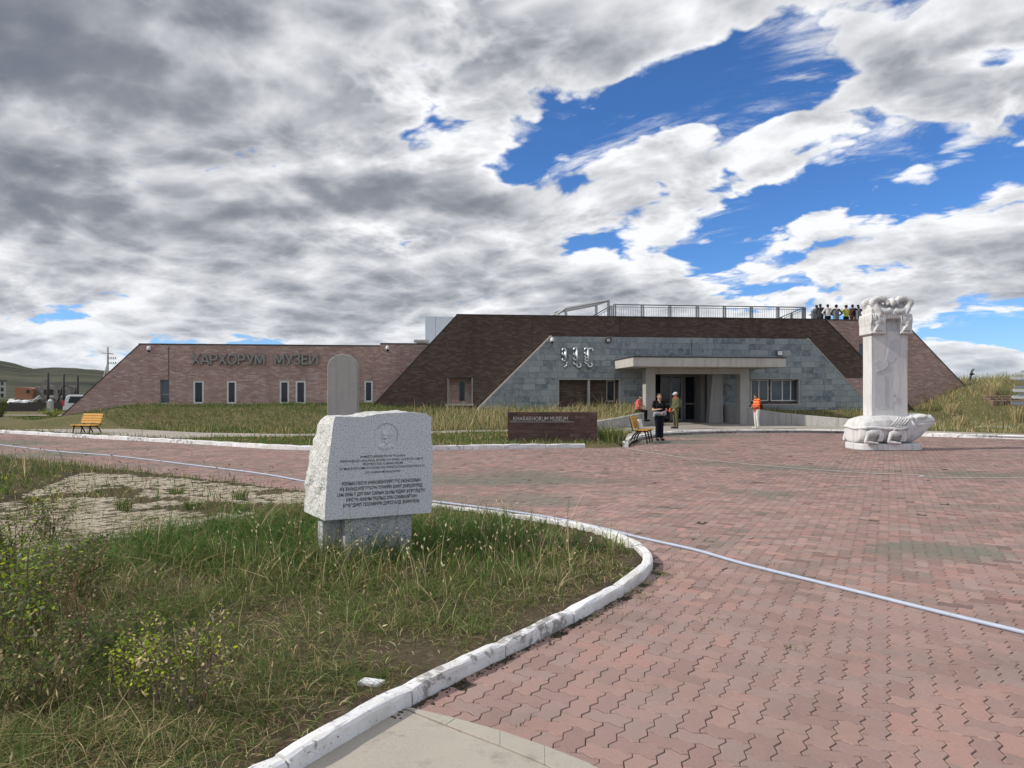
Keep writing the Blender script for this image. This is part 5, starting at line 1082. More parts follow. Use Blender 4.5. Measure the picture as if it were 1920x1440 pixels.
roof(1538, 568, -4.9, 1.70, pi - .1, 'roof visitor in hooded charcoal jacket near the corner railing', charcoal, black, pose=rest_, sleeve=1.0, jacket=.03, extras=[('hood', lambda e, J, s: e.ell(J['nek'] + Vector((0, .08, -.02)) * s, (.13 * s, .08 * s, .08 * s)), charcoal)])
roof(1552, 571, -4.7, 1.66, pi, 'roof visitor in white shirt and black trousers with hands on hips', white_c, black, pose=akimbo, sleeve=.6, extras=[('shoulder_strap', lambda e, J, s: e.tube([J['shA'] + Vector((.04, .12, .06)) * s, J['che'] + Vector((0, .155, -.02)) * s, J['pel'] + Vector((.14, .11, .08)) * s], .012 * s, 6), black)])
roof(1568, 572, -4.6, 1.62, pi, 'roof visitor in dark top with elbows out behind a grey post', charcoal, grey_c, pose=akimbo, sleeve=1.0, hair='big')
roof(1586.5, 572, -4.7, 1.62, pi + .2, 'roof visitor in lime yellow top raising a phone', lime, black, pose=shoot, sleeve=.6, hair='big', extras=[('phone', lambda e, J, s: e.box(J['wrA'] + Vector((.05, -.03, .10)) * s, (.08 * s, .03 * s, .15 * s)), black)])
roof(1598.5, 568, -5.2, 1.74, pi - .9, 'roof visitor in dark brown jacket and beige trousers', brown_c, beige, pose=rest_, sleeve=1.0, jacket=.02)
roof(1609, 571, -4.7, 1.66, pi + .1, 'roof visitor in black top with black hair next to the stele crown', black, black, pose=akimbo, sleeve=1.0, hair='long')

# ================================================================== far left: hills, houses, poles, van
def hills():
    az_ = np.radians(np.linspace(-64, 64, 257)); rr = np.array([700, 900, 1150, 1400, 1700, 2100, 2600]); A, R_ = np.meshgrid(az_, rr); X, Y = R_ * np.sin(A), R_ * np.cos(A)
    prof = np.interp(np.degrees(az_), [-64, -42, -38, -36, -34.2, -32.5, -30.5, -28, -25, -20, -10, 0, 20, 40, 64], [60, 105, 96, 72, 64, 66, 62, 50, 42, 30, 20, 16, 14, 12, 12])
    k = np.array([0, .22, .45, .72, 1.0, .95, .5])[:, None]; Z = prof[None] * k * (.82 + .36 * fbm(X, Y, .0045, 12, 4)) + (fbm(X, Y, .012, 14, 3) - .5) * 20 * k; Z[0] = -.4
    nx = len(az_); I, J_ = np.meshgrid(np.arange(nx - 1), np.arange(len(rr) - 1)); a = J_ * nx + I; q = np.stack([a, a + 1, a + 1 + nx, a + nx], -1).reshape(-1, 4)
    me = np_mesh('hills', np.stack([X.ravel(), Y.ravel(), Z.ravel()], -1), quads=q); smooth(me)
    m, t, b = material('hill_grass'); p = wpos(t); c = t.mix(t.rng(t.noise(p, .006, 7, .62), .38, .62), (.072, .076, .062, 1), (.115, .115, .09, 1)); c = t.mix(t.rng(t.noise(p, .004, 5, .6, .6), .50, .60, 0, .8), c, (.042, .048, .046, 1)); t.set(b, 'Base Color', c); b.inputs['Roughness'].default_value = 1.0; b.inputs['Specular IOR Level'].default_value = 0  # dark noise patches in the colour stand in for shadows on the slopes
    tag(link('hills', me, m), 'rounded grey-green steppe hills along the horizon', 'hills', kind='structure')
hills()
def at(px, py, Y): return Vector(((px - 960) / F_PX * Y, Y, CAM_H + (HZ_Y - py) / F_PX * Y))
ap = at(0, 714, 250); r = empty('apartment_block', (at(-27, 0, 250).x - 5.6, 250, 0)); tag(r, 'white apartment block standing below the hills', 'apartment block'); Hh = ap.z
MB().bx(-6, 5.6, 0, 10, -.2, Hh).build('wall', M['concrete_pale'], r); MB().bx(-6.3, 5.9, -.3, 10.3, Hh, Hh + .35).build('roof', M['flashing'], r)
for i in range(5):
    for j in range(3): MB().bx(-5 + i * 2.1, -3.9 + i * 2.1, -.05, .02, 1.0 + j * 2.2, 2.4 + j * 2.2).build('window', M['glass'], r)
for i in range(3):
    for j in range(3): MB().bx(5.58, 5.65, 1.2 + i * 3.1, 2.6 + i * 3.1, 1.0 + j * 2.2, 2.4 + j * 2.2).build('window', M['glass'], r)
# burnt-out brick house
Yr = 105; x0, x1 = at(28, 0, Yr).x, at(125, 0, Yr).x; r = empty('ruined_house', (x0, Yr, 0)); tag(r, 'burnt-out roofless brick house with broken walls', 'ruined house'); Wd = x1 - x0
M['burnt'] = mat('burnt', (.10, .09, .085), (.28, .26, .24), .9, 6, .95, .3, 6, .03); M['ochre_brick'] = mat('ochre_brick', (.34, .165, .10), (.24, .12, .08), 1.2, 6, .95)
z = lambda py: at(0, py, Yr).z
MB().prism([(0, -.2), (2.6, -.2), (2.6, z(729)), (1.9, z(727)), (0, z(726))], 0, 4).build('brick_wall', M['ochre_brick'], r)
jag = [(2.6, -.2), (Wd, -.2), (Wd, z(735)), (Wd - .5, z(728)), (Wd - 1.1, z(722)), (Wd - 2.4, z(723)), (Wd - 3.0, z(721)), (3.7, z(722)), (3.3, z(726)), (2.6, z(724))]; MB().prism(jag, .6, 1.0).build('charred_wall', M['burnt'], r); MB().prism([(2.2, -.2), (Wd - .6, -.2), (Wd - .8, z(727)), (Wd - 2, z(721.5)), (4.5, z(721)), (2.4, z(722.5))], 3.6, 4).build('charred_wall', M['burnt'], r)
for a, b, c, d in ((1.7, 2.15, 737, 731), (3.9, 5.3, 740, 730), (6.0, 6.8, 743, 731)): MB().bx(a, b, -.04 if a < 2.6 else .56, .02 if a < 2.6 else .63, z(c), z(d)).build('window_opening', M['black_in'], r)
MB().box((3.35, 1.5, z(719.5)), (.5, .5, 1.2)).build('chimney_stub', M['burnt'], r)
rr_ = random.Random(8)
for k in range(22): MB().box((rr_.uniform(2.5, Wd), rr_.uniform(-2.5, .3), rr_.uniform(.1, 1.5)), (rr_.uniform(.3, 1.4), rr_.uniform(.2, .7), rr_.uniform(.1, .5)), rz=rr_.uniform(0, 3), ry=rr_.uniform(-.8, .8)).build('rubble_piece', M['concrete'] if k % 2 else M['burnt'], r)
M['pole'] = mat_plain('pole', (.05, .046, .043), .8)
for px, yt, bx_px, by in ((90, 699, None, 0), (119.5, 702, 104, 719), (145.5, 704, 131, 722)):
    Y = 80.0; a = at(px, yt, Y); r = empty('wooden_pole', (a.x, Y, 0)); tag(r, {90: 'single dark upright pole in front of the ruin', 119.5: 'dark pole with a slanting brace standing before the white rubble', 145.5: 'dark pole with a slanting brace rising behind the silver van'}[px], 'pole', 'poles by the ruin'); MB().tube([(0, 0, -.2), (0, 0, a.z)], [.16, .12], 8).build('shaft', M['pole'], r, sm=True)
    if bx_px: c = at(bx_px, 745, Y); MB().tube([(c.x - a.x, 0, 0), (-.05, 0, at(0, by, Y).z)], .10, 7).build('brace', M['pole'], r, sm=True)
Y = 90.0; a = at(202, 651, Y); r = empty('utility_pole', (a.x, Y, 0)); tag(r, 'tall utility pole with crossarms and insulators behind the sloping brick wall', 'utility pole'); MB().tube([(0, 0, -.2), (0, 0, a.z)], [.17, .11], 8).build('shaft', M['concrete_grey'], r, sm=True)
zc = at(0, 663, Y).z; MB().tube([(-.8, 0, zc + .08), (.75, 0, zc - .05)], .05, 5).build('crossarm', M['grey_metal'], r)
for py in (673, 682):
    zc = at(0, py, Y).z; arm = MB().tube([(0, -.1, zc), (1.15, -.1, zc)], .035, 5).build('crossarm', M['grey_metal'], r)
    for k in range(4): MB().tube([(.2 + k * .28, -.1, zc), (.2 + k * .28, -.1, zc + .24)], [.02, .06], 6).build('insulator', M['dark_metal'], arm)
c = at(181, 722, Y); MB().tube([(c.x - a.x, 0, 0), (0, 0, at(0, 679, Y).z)], .10, 7).build('brace', M['concrete_grey'], r, sm=True)
# silver van, rear to the left
Y = 56.0; a = at(117, 770, Y); b = at(117, 740, Y); r = empty('silver_van', (a.x, Y, .0)); tag(r, 'silver van parked behind the sloping end of the brick wall', 'van'); Hv = b.z
M['silver'] = mat_plain('silver_paint', (.62, .64, .67), .3, .4)
prof = [(0, .42), (4.6, .42), (4.65, .85), (4.2, 1.05), (3.45, 1.12), (2.75, Hv - .02), (.55, Hv), (.28, Hv - .12), (.10, 1.0), (.02, .7)]
MB().prism(prof, 0, 1.75).build('body', M['silver'], r, bevel=.06); MB().prism([(.42, 1.02), (2.4, 1.02), (2.3, Hv - .16), (.62, Hv - .14)], -.012, .02).build('side_window', M['glass'], r, bevel=.02); MB().prism([(2.5, 1.04), (3.25, 1.08), (2.68, Hv - .16), (2.5, Hv - .16)], -.012, .02).build('side_window', M['glass'], r)
for y_ in (-.01, 1.56): MB().bx(-.02, .16, y_, y_ + .2, .80, 1.22).build('tail_light', mat_plain('tail_red', (.55, .03, .03), .3), r, bevel=.02)
for x in (.85, 3.7):
    for y_ in (.02, 1.55): w_ = MB().tube([(x, y_, .33), (x, y_ + .2, .33)], .33, 20).build('wheel', M['iron'], r); MB().tube([(x, y_ - .012, .33), (x, y_ + .212, .33)], .19, 16).build('rim', M['steel'], w_)
MB().bx(1.2, 3.0, .2, 1.5, Hv + .01, Hv + .05).build('roof_rack', M['iron'], r)
# fence, pillar, tarpaulin, gravel road
r = empty('plank_fence', (-50, 68, 0)); tag(r, 'dark weathered plank fence along the far road', 'fence'); rf = random.Random(2)
for k in range(40): MB().box((k * .17, .0, .45), (.155, .03, 1.0 + rf.uniform(-.1, .1)), ry=rf.gauss(0, .02)).build('plank', M['pole'], r)
MB().bx(0, 6.8, .02, .08, .3, .4).build('fence_rail', M['burnt'], r); r.location.x = at(-6, 0, 68).x
a = at(94, 768, 62); r = empty('gate_pillar', (a.x, 62, 0)); tag(r, 'small pale concrete gate pillar beside the dark pole', 'pillar'); MB().bx(-.19, .19, -.19, .19, -.1, 1.12).build('shaft', M['concrete'], r, bevel=.02); MB().ell((0, 0, 1.15), (.17, .17, .13)).build('ball_top', M['white_paint'], r, sm=True)
tp = MB(); a = at(33, 757, 72)
for k in range(9): tp.ell((rf.uniform(-.8, .8), rf.uniform(-.5, .5), rf.uniform(.1, .5)), (rf.uniform(.3, .6), rf.uniform(.3, .5), rf.uniform(.15, .32)))
tp.ell((0, 0, .25), (1.1, .6, .3)); tag(link('tarpaulin_heap', remesh(tp, .07, 3), M['white_paint'], None, (a.x, 72, .55)), 'crumpled white tarpaulin heap behind the plank fence', 'tarpaulin')
sheet('gravel_road', [(-48, 49.5), (-22.5, 47.5), (-22.5, 46.4), (-48, 47.4)], .30, M['walk'], 'thin pale gravel track beyond the left lawn', 'track')

# ================================================================== far right: signpost, sculpture, stones
Y = 29.0; sx = at(1934, 0, Y).x; r = empty('direction_signpost', (sx, Y, .1)); tag(r, 'post with many white and grey arrow boards pointing left', 'signpost'); MB().tube([(0, 0, -.1), (0, 0, 2.85)], .04, 10).build('post', M['steel'], r, sm=True)
M['board_w'] = mat_plain('board_white', (.74, .76, .74), .5); M['board_g'] = mat_plain('board_grey', (.30, .34, .40), .5); rs = random.Random(6)
for tip, py, hp_, mm in ((1910, 697, 5, 'board_w'), (1892, 709, 5.5, 'board_w'), (1911, 713, 4, 'board_g'), (1902, 725.5, 5, 'board_g'), (1897, 732, 6, 'board_w'), (1905, 740, 4, 'board_g'), (1895, 744.5, 6, 'board_w'), (1893, 756, 5.5, 'board_g')):
    c = at(tip, py, Y); x = c.x - sx; zz_ = c.z - .1; h_ = hp_ * Y / F_PX / 2; bd = MB(); bd.prism([(x, zz_), (x + .07, zz_ - h_), (.42, zz_ - h_), (.42, zz_ + h_), (x + .07, zz_ + h_)], -.055, -.035); bd.build('arrow_board', M[mm], r, (0, 0, 0), (0, 0, rs.uniform(-.03, .03)))
def tz(x, y): return float(terrain(np.array([x]), np.array([y]))[0])
a = at(1821, 702, 45); r = empty('horned_sculpture', (a.x, 45, tz(a.x, 45) - .1)); tag(r, 'dark horned animal sculpture on the crest of the grass mound', 'sculpture'); hz_ = a.z - r.location.z
nb = MB(); nb.cap((-.12, 0, 0), .10, (-.02, 0, hz_ - .05), .06); nb.ell((.03, 0, hz_ + .02), (.15, .07, .08)); nb.cap((.1, 0, hz_ - .0), .05, (.2, 0, hz_ + .03), .035); link('head', remesh(nb, .02, 2), M['iron'], r)
for q, o in ((-.02, .0), (.10, .06)): MB().tube(spline([(q, o, hz_ + .06), (q + .02, o, hz_ + .18), (q + .10, o, hz_ + .30), (q + .16, o, hz_ + .37)], 5), [.03] * 8 + [.024] * 5 + [.014] * 3, 7).build('horn', M['iron'], r, sm=True)
a = at(1880, 745, 38); r = empty('stone_lined_pit', (a.x, 38, tz(a.x, 38) - .32)); tag(r, 'low ring of rough brown stones dug into the grass mound', 'stone pit'); M['rough_stone'] = mat_pieces('rough_stone', [(.20, .14, .10), (.26, .19, .14), (.15, .11, .08)], (.12, .10, .07), .95, .2, .6, 12, 1.5)
for k in range(15): MB().box((-.62 + (k % 5) * .31, (0, .5, 1.0)[k // 5] * .5 - .2, .16 + .12 * (k // 5)), (.30, .34, .36), rz=rs.uniform(-.2, .2), ry=rs.uniform(-.1, .1)).build('stone', M['rough_stone'], r, bevel=.04)
for k in range(13):
    q = G(1830 + k * 8, 801.2 + rs.uniform(-.5, .5) + k * .05, .13); s = MB(); s.ell((0, 0, .02), (rs.uniform(.06, .10), .07, .07), 8, 6); tag(s.build('edging_stone', M['concrete_pale'], loc=(q.x, q.y, .12), rot=(0, 0, rs.uniform(0, 3))), 'small whitewashed stone in the row edging the right lawn', 'stone', 'row of small whitewashed edging stones')

# ================================================================== grass and plants
def blades(name, P_, h, wd, ang, lean, col, label=None, cat=None, parent=None, heads=None, kind='stuff', twist=None, curl=.30):
    """curved tapering blades; P_ (N,3) roots, per-blade height, width, direction and lean, one colour each"""
    N_ = len(P_); d = np.stack([np.cos(ang), np.sin(ang), np.zeros(N_)], -1); ta = ang + np.pi / 2 + (RNG.normal(0, .7, N_) if twist is None else twist); sd_ = np.stack([np.cos(ta), np.sin(ta), np.zeros(N_)], -1); up_ = np.array([0, 0, 1.0])
    def pt(t): return P_ + d * (lean * h * t ** 1.8)[:, None] + up_ * (h * (t - curl * lean * t ** 2.2))[:, None]
    V = []
    for t, k in ((0.0, .75), (.42, 1.0), (.78, .62)): c = pt(np.full(N_, t)); V += [c - sd_ * (wd * k / 2)[:, None], c + sd_ * (wd * k / 2)[:, None]]
    V.append(pt(np.ones(N_))); V = np.stack(V, 1); b = (np.arange(N_) * 7)[:, None]
    q = np.concatenate([b + np.array([0, 1, 3, 2]), b + np.array([2, 3, 5, 4])]); t_ = b + np.array([4, 5, 6]); C = np.repeat(col[:, None, :], 7, 1)
    verts, quads, tris, cols = V.reshape(-1, 3), q, t_, C.reshape(-1, 3)
    if heads is not None:        # seed heads: slim spindles on the tips
        idx, hl, hw_, hc = heads; n = len(idx); tip = pt(np.ones(N_))[idx]; pre = pt(np.full(N_, .9))[idx]; ax = tip - pre; ax /= np.linalg.norm(ax, axis=1)[:, None]; s1 = sd_[idx]; s2 = np.cross(ax, s1); o = len(verts)
        m0 = tip + ax * (hl * .4)[:, None]; e0 = tip + ax * hl[:, None]; HV = np.stack([tip, m0 + s1 * hw_[:, None], m0 + s2 * hw_[:, None], m0 - s1 * hw_[:, None], m0 - s2 * hw_[:, None], e0], 1)
        bb = o + (np.arange(n) * 6)[:, None]; ht = np.concatenate([bb + np.array(f) for f in ((0, 1, 2), (0, 2, 3), (0, 3, 4), (0, 4, 1), (5, 2, 1), (5, 3, 2), (5, 4, 3), (5, 1, 4))])
        verts = np.concatenate([verts, HV.reshape(-1, 3)]); tris = np.concatenate([tris, ht]); cols = np.concatenate([cols, np.repeat(hc[:, None], 6, 1).reshape(-1, 3)])
    o = link(name, np_mesh(name, verts, quads, tris, cols), M['leaf'], parent)
    if kind: o['kind'] = kind
    if label: tag(o, label, cat, kind=kind)
    return o
GREEN, OLIVE, STRAW, PALE, BROWN, LUSH = map(np.array, ((.120, .185, .050), (.185, .200, .075), (.47, .385, .21), (.62, .52, .32), (.19, .135, .085), (.065, .165, .040)))
def pick(N_, w): cs = np.array([GREEN, OLIVE, STRAW, PALE, BROWN, LUSH]); w = np.asarray(w, float); w = np.broadcast_to(w, (N_, 6)) if w.ndim == 1 else w; c = np.cumsum(w / w.sum(1, keepdims=True), 1); k = (RNG.random(N_)[:, None] > c).sum(1); return cs[np.minimum(k, 5)] * RNG.uniform(.72, 1.28, (N_, 1)) * RNG.uniform(.93, 1.07, (N_, 3))
def bed_scatter(n, y0, y1, dens):
    y = RNG.uniform(y0, y1, n); x = RNG.uniform(-1, 1, n) * (.76 * y + 1.0); k = inpoly(x, y, BED); x, y = x[k], y[k]; k = RNG.random(len(x)) < dens(x, y); return x[k], y[k]
PEDC = np.array([-1.35, 6.75])
def bare(x, y):
    """1 on grassy ground, 0 on trodden soil along the near kerb"""
    d = dist_line(x, y, K1); n = fbm(x, y, 2.4, 50); b = np.clip((d - .10) / .35 + (n - .5) * 1.6, 0, 1)
    c = np.clip(np.hypot((x + .62) / .62, (y - 4.25) / .42) * 1.2 - .35 + (n - .5) * .9, 0, 1); e = np.clip(np.hypot((x - .95) / .45, (y - 7.6) / .45) * 1.1 - .3 + (n - .5) * .8, 0, 1); return np.minimum(np.minimum(b, c), e)
def lush(x, y): return np.clip(1.35 - np.hypot((x + 2.5) / 2.3, (y - 7.5) / 1.25), 0, 1) + np.clip(1.2 - np.hypot((x + .2) / 1.3, (y - 7.7) / 1.2), 0, 1) * .7
def olddens(x, y): return np.where(inpoly(x, y, OLD), .26 + .66 * np.clip((fbm(x, y, 1.3, 77) - .50) * 5, 0, 1), 1.0)
def make_bed(name, n, y0, y1, hs, wds, label, lean_k=.33, tuft=.16):
    x, y = bed_scatter(n, y0, y1, lambda x, y: bare(x, y) * olddens(x, y) * np.clip(.30 + 2.4 * (fbm(x, y, 2.3, 61) - .33), .25, 1)); N_ = len(x)
    L_ = np.clip(lush(x, y), 0, 1); dry = np.clip((fbm(x, y, .8, 71) - .35) * 2.2, 0, 1) * (1 - .8 * L_); dist_ped = np.hypot(x - PEDC[0], y - PEDC[1])
    wts = np.stack([1.2 + .4 * L_, .9 - .3 * L_, .14 + .80 * dry, .05 + .30 * dry, .14 + .35 * dry, .25 + 2.0 * L_], -1); c = pick(N_, wts)
    edge_d = dist_line(x, y, BED_EDGE); h = RNG.gamma(5, .2, N_) * hs * (.35 + 1.35 * fbm(x, y, 2.1, 81)) * (1 + .55 * L_) * (1 + .95 * np.clip(1.1 - dist_ped / .85, 0, 1)) * np.where(inpoly(x, y, OLD), .55, 1) * (.55 + .45 * np.clip(dist_line(x, y, K1) / .6, 0, 1)) * (.6 + .4 * np.clip(edge_d / 1.2, 0, 1))
    lean = np.clip(RNG.gamma(2.2, lean_k, N_), .05, 2.4); ang = RNG.uniform(0, 2 * np.pi, N_)
    # most blades grow in tufts and lean outwards from them
    st_ = tuft; ci = np.floor(x / st_) , np.floor(y / st_); hx = np.sin(ci[0] * 12.9898 + ci[1] * 78.233) * 43758.5453; hy = np.sin(ci[0] * 39.346 + ci[1] * 11.135) * 24634.6345; cx_, cy_ = (ci[0] + .2 + .6 * (hx - np.floor(hx))) * st_, (ci[1] + .2 + .6 * (hy - np.floor(hy))) * st_
    tk = RNG.random(N_) < .72; q_ = RNG.uniform(.06, .42, N_); x = np.where(tk, cx_ + (x - cx_) * q_, x); y = np.where(tk, cy_ + (y - cy_) * q_, y); ang = np.where(tk, np.arctan2(y - cy_, x - cx_) + RNG.normal(0, .5, N_), ang)
    th_ = np.sin(ci[0] * 5.13 + ci[1] * 9.77) * 9173.31; th_ = th_ - np.floor(th_); h = h * np.where(tk, .6 + .9 * th_, .8); c = np.where(tk[:, None], c * (.72 + .56 * ((th_ * 7.3) % 1.0))[:, None], c)
    ok_ = inpoly(x, y, BED) & (dist_line(x, y, K1) > .12); x, y, h, lean, ang, c = x[ok_], y[ok_], h[ok_], lean[ok_], ang[ok_], c[ok_]; N_ = len(x); z = bed_h(x, y) - .01
    blades(name, np.stack([x, y, z], -1), h, wds * RNG.uniform(.6, 1.4, N_), ang, lean, c, label, 'grass')
make_bed('near_grass', 190000, 1.9, 5.6, .105, .0032, 'tangled olive and straw grass filling the near bed', .62, .11)
make_bed('middle_grass', 140000, 5.6, 10.5, .125, .0052, 'green meadow grass around the memorial block', .42, .15)
make_bed('rear_grass', 95000, 10.5, 22, .17, .010, 'dry yellowing grass edging the plaza behind the old paving')
# low litter and clover close to the soil
x, y = bed_scatter(90000, 1.9, 9.5, lambda x, y: .20 + .8 * bare(x, y)); N_ = len(x); k = RNG.random(N_) < .8; x, y = x[k], y[k]; N_ = len(x)
blades('ground_litter', np.stack([x, y, bed_h(x, y) + .004], -1), RNG.uniform(.02, .07, N_), RNG.uniform(.003, .008, N_), RNG.uniform(0, 6.28, N_), RNG.uniform(.9, 2.2, N_), pick(N_, [.8, 1.2, 1.0, .45, 1.2, .3]), 'low dry litter and clover between the grass of the near bed', 'ground cover', curl=.42)
# flowering stalks
def stalks(name, n, y0, y1, dens, h0, h1, hl, hw_, label, cols=(STRAW, PALE)):
    x, y = bed_scatter(n, y0, y1, dens); N_ = len(x); h = RNG.uniform(h0, h1, N_); c = np.array(cols)[RNG.integers(0, len(cols), N_)] * RNG.uniform(.8, 1.2, (N_, 1)); ha = RNG.uniform(.6, 1.3, N_)
    blades(name, np.stack([x, y, bed_h(x, y)], -1), h, np.full(N_, .0022) + .0003 * y, RNG.uniform(0, 6.28, N_), RNG.uniform(.08, .75, N_), c, label, 'grass', heads=(np.arange(N_), hl * ha, hw_ * ha + .0004 * y, np.clip(c * 1.25, 0, .75)))
stalks('seed_stalks', 5200, 5.3, 9.5, lambda x, y: bare(x, y) * np.clip(1.2 - np.hypot((x + .9) / 1.9, (y - 6.8) / 1.5), .04, 1) * .55, .22, .42, .035, .005, 'pale nodding seed heads standing round the memorial block', (PALE, STRAW, PALE * 1.1))
stalks('straw_stalks', 3000, 2.0, 6.2, lambda x, y: bare(x, y) * .40 * np.clip((fbm(x, y, 1.1, 91) - .3) * 3, 0.08, 1), .14, .36, .04, .0032, 'thin straw stalks with seed heads leaning over the near bed', (STRAW, PALE, STRAW * .8))
stalks('rear_stalks', 2600, 9.5, 20, lambda x, y: np.full_like(x, .35), .25, .55, .05, .006, 'scattered brown stalks along the back edge of the bed', (STRAW, BROWN * 1.3, BROWN))

# old cream paving half swallowed by the bed
old = empty('old_paving', (-5, 10.5, 0)); tag(old, 'half buried cream paving stones in the weeds left of the memorial block', 'paving', kind='structure')
M['old_paver'] = mat_pieces('old_paver', [(.40, .345, .265), (.46, .40, .32), (.35, .30, .235), (.50, .45, .37)], (.20, .165, .10), .95, .15, .4, 45, 1.5, gmix=.6)
its = []
for hor, xx, yy in cand:
    k = inpoly(xx, yy, OLD) & (fbm(xx, yy, 1.3, 77) < .60) & (RNG.random(len(xx)) < .86); its += [(hor, a, b) for a, b in zip(xx[k], yy[k])]
its.sort(key=lambda p: p[2]); om = {h: None for h in (True, False)}
for h in (True, False): wv, hv = (.200, .090) if h else (.090, .200); mb = MB().bx(-wv / 2, wv / 2, -hv / 2, hv / 2, -.04, 0); om[h] = mb.mesh('old_paver'); om[h].materials.append(M['old_paver'])
mass = MB(); step_ = max(1, len(its) // 300)
for i, (hor, a, b) in enumerate(its):
    z = .017 + random.gauss(0, .005)
    if i < 300: link('paver', om[hor], None, old, (a + 5, b - 10.5, z), (random.gauss(0, .02), random.gauss(0, .02), PROT + random.gauss(0, .02)))
    else: wv, hv = (.200, .090) if hor else (.090, .200); mass.box((a + 5, b - 10.5, z - .02), (wv, hv, .04), rz=PROT + random.gauss(0, .02), rx=random.gauss(0, .015))
if mass.v: o = mass.build('farther_old_pavers', M['old_paver'], old); o['kind'] = 'stuff'

# ---- grass of the banks before the museum
def bank(n, x0, x1, y0, y1, cond):
    x = RNG.uniform(x0, x1, n); y = RNG.uniform(y0, y1, n); k = ~(inpoly(x, y, PLAZA) | inpoly(x, y, APRON) | inpoly(x, y, WALK)) & cond(x, y) & (np.abs(x) < .76 * y + 2); return x[k], y[k]
def uvw(x, y): return (x - BO.x) * CU + (y - BO.y) * SU, (x - BO.x) * SU - (y - BO.y) * CU
def front_of(x, y):
    u, v = uvw(x, y); lim = np.where(u < qTL[0], vP, np.where(u < 0, np.where(u < dL[0], vP2, vD + .02), np.where(u < sL[0], vD, np.where(u < sR[0], vS + .05, np.where(u < dR[0], vD + .25, vR))))) + .03
    lim = np.where(u < pL[0], -30, lim); lim = np.where(u > rR[0], -12, lim); side = (u < (uP0[0] - .0)) | (u > uP3[0] + .2) | (v > 5.5); return (v > lim) & side & (dist_line(x, y, FK1) > .14) & ~((np.abs(x - 1.3) < 1.5) & (np.abs(y - 23.05) < .22))
lx = dict(left=(160000, -32, 7.5, 20.6, 42), right=(52000, 10, 40, 24, 52))
for side, (n, a, b, c, d) in lx.items():
    x, y = bank(n, a, b, c, d, front_of); u, v = uvw(x, y); N_ = len(x); z = terrain(x, y) - .02; kerb_d = np.minimum(dist_line(x, y, FK1), dist_line(x, y, FK2))
    patch_ = fbm(x, y, .55, 101)
    if side == 'left':
        feather = np.clip((x + 5.5) / 2.5, 0, 1) * np.clip((v - .3) / .5, 0, 1) * np.clip((8.0 - v) / 2, 0, 1) * np.clip((v - 1.0) / 2 + .6, 0, 1); dry = np.clip((patch_ - .42) * 3.5, 0, 1) * .9
        dry = dry * np.clip((v - 1.0) / 2.0, 0.05, 1); wts = np.stack([1.2 - .5 * dry, .9 + 0 * dry, .08 + .75 * dry + 1.4 * feather, .02 + .25 * dry + 1.3 * feather, .25 + .2 * dry, .7 * (1 - dry) * (1 - feather)], -1)
        h = RNG.gamma(5, .2, N_) * (.10 + .10 * patch_ + .27 * feather) * np.where(v > 8.6, .85, 1)
    else:
        crest = np.clip((u - 20) / 5, 0, 1); dry = np.clip((fbm(x, y, .5, 111) - .30) * 2.8, 0, 1); slope_ = np.clip(1.25 - np.abs(v - 1.4) / 1.6, 0, 1) * np.clip((u - 20) / 3, 0, 1); dry = dry * (1 - .85 * slope_); wts = np.stack([.7 - .3 * dry + 1.2 * slope_, .9 + 0 * dry, .25 + 1.2 * dry, .10 + .55 * dry, .30 + .3 * slope_, .10 + .5 * slope_], -1); h = RNG.gamma(5, .2, N_) * (.14 + .16 * patch_ + .12 * crest * (v < .5)) * np.clip(kerb_d / 2.4, .35, 1)
    blades('bank_grass', np.stack([x, y, z], -1), h, RNG.uniform(.010, .024, N_), RNG.uniform(0, 6.28, N_), np.clip(RNG.gamma(2, .25, N_), .05, 1.4), pick(N_, wts), 'rough green and straw grass on the bank left of the entrance' if side == 'left' else 'dry golden grass covering the mound right of the entrance', 'grass')

# ---- single clumps that stand out
def clump(name, label, x, y, z, n, h, r, wts, wd=.012, group=None, cat='grass clump', spread=.55):
    a = RNG.uniform(0, 6.28, n); q = r * np.sqrt(RNG.random(n)); P_ = np.stack([q * np.cos(a), q * np.sin(a), np.zeros(n) - .01], -1); hh_ = h * RNG.uniform(.55, 1.1, n); idx = np.arange(0, n, 3)
    c = pick(n, wts); o = empty(name, (x, y, z)); tag(o, label, cat, group); blades('stems', P_, hh_, np.full(n, wd) * RNG.uniform(.6, 1.3, n), a + RNG.normal(0, .4, n), RNG.uniform(.1, spread, n), c, parent=o, kind=None, heads=(idx, np.full(len(idx), h * .16), np.full(len(idx), wd * .55), np.clip(c[idx] * 1.15, 0, .8))); return o
for px, py, h in ((1738, 786, .75), (1782, 793, .80), (1800, 800, .7), (1858, 792, 1.0), (1905, 795, .85), (1830, 776, .7), (1770, 770, .6)):
    q = G(px, py, .15); clump('straw_clump', 'upright straw coloured grass clump on the right lawn', q.x, q.y, tz(q.x, q.y), 150, h, .22, [.1, .3, 1.4, 1.3, .2, 0], .016, 'straw clumps on the right lawn')
q = G(1147, 828, .1); clump('grass_tussock', 'dense green tussock between the brick sign and the bench', q.x, q.y, .06, 420, .62, .42, [1.0, .9, .3, .25, .1, .5], .014, None, 'tussock', .7)
q = G(1192, 826, .1); clump('grass_tussock', 'small green tussock behind the bench by the brick sign', 3.55, 24.2, .1, 160, .35, .25, [1.0, .9, .2, .2, .1, .5], .012, None, 'tussock', .7)
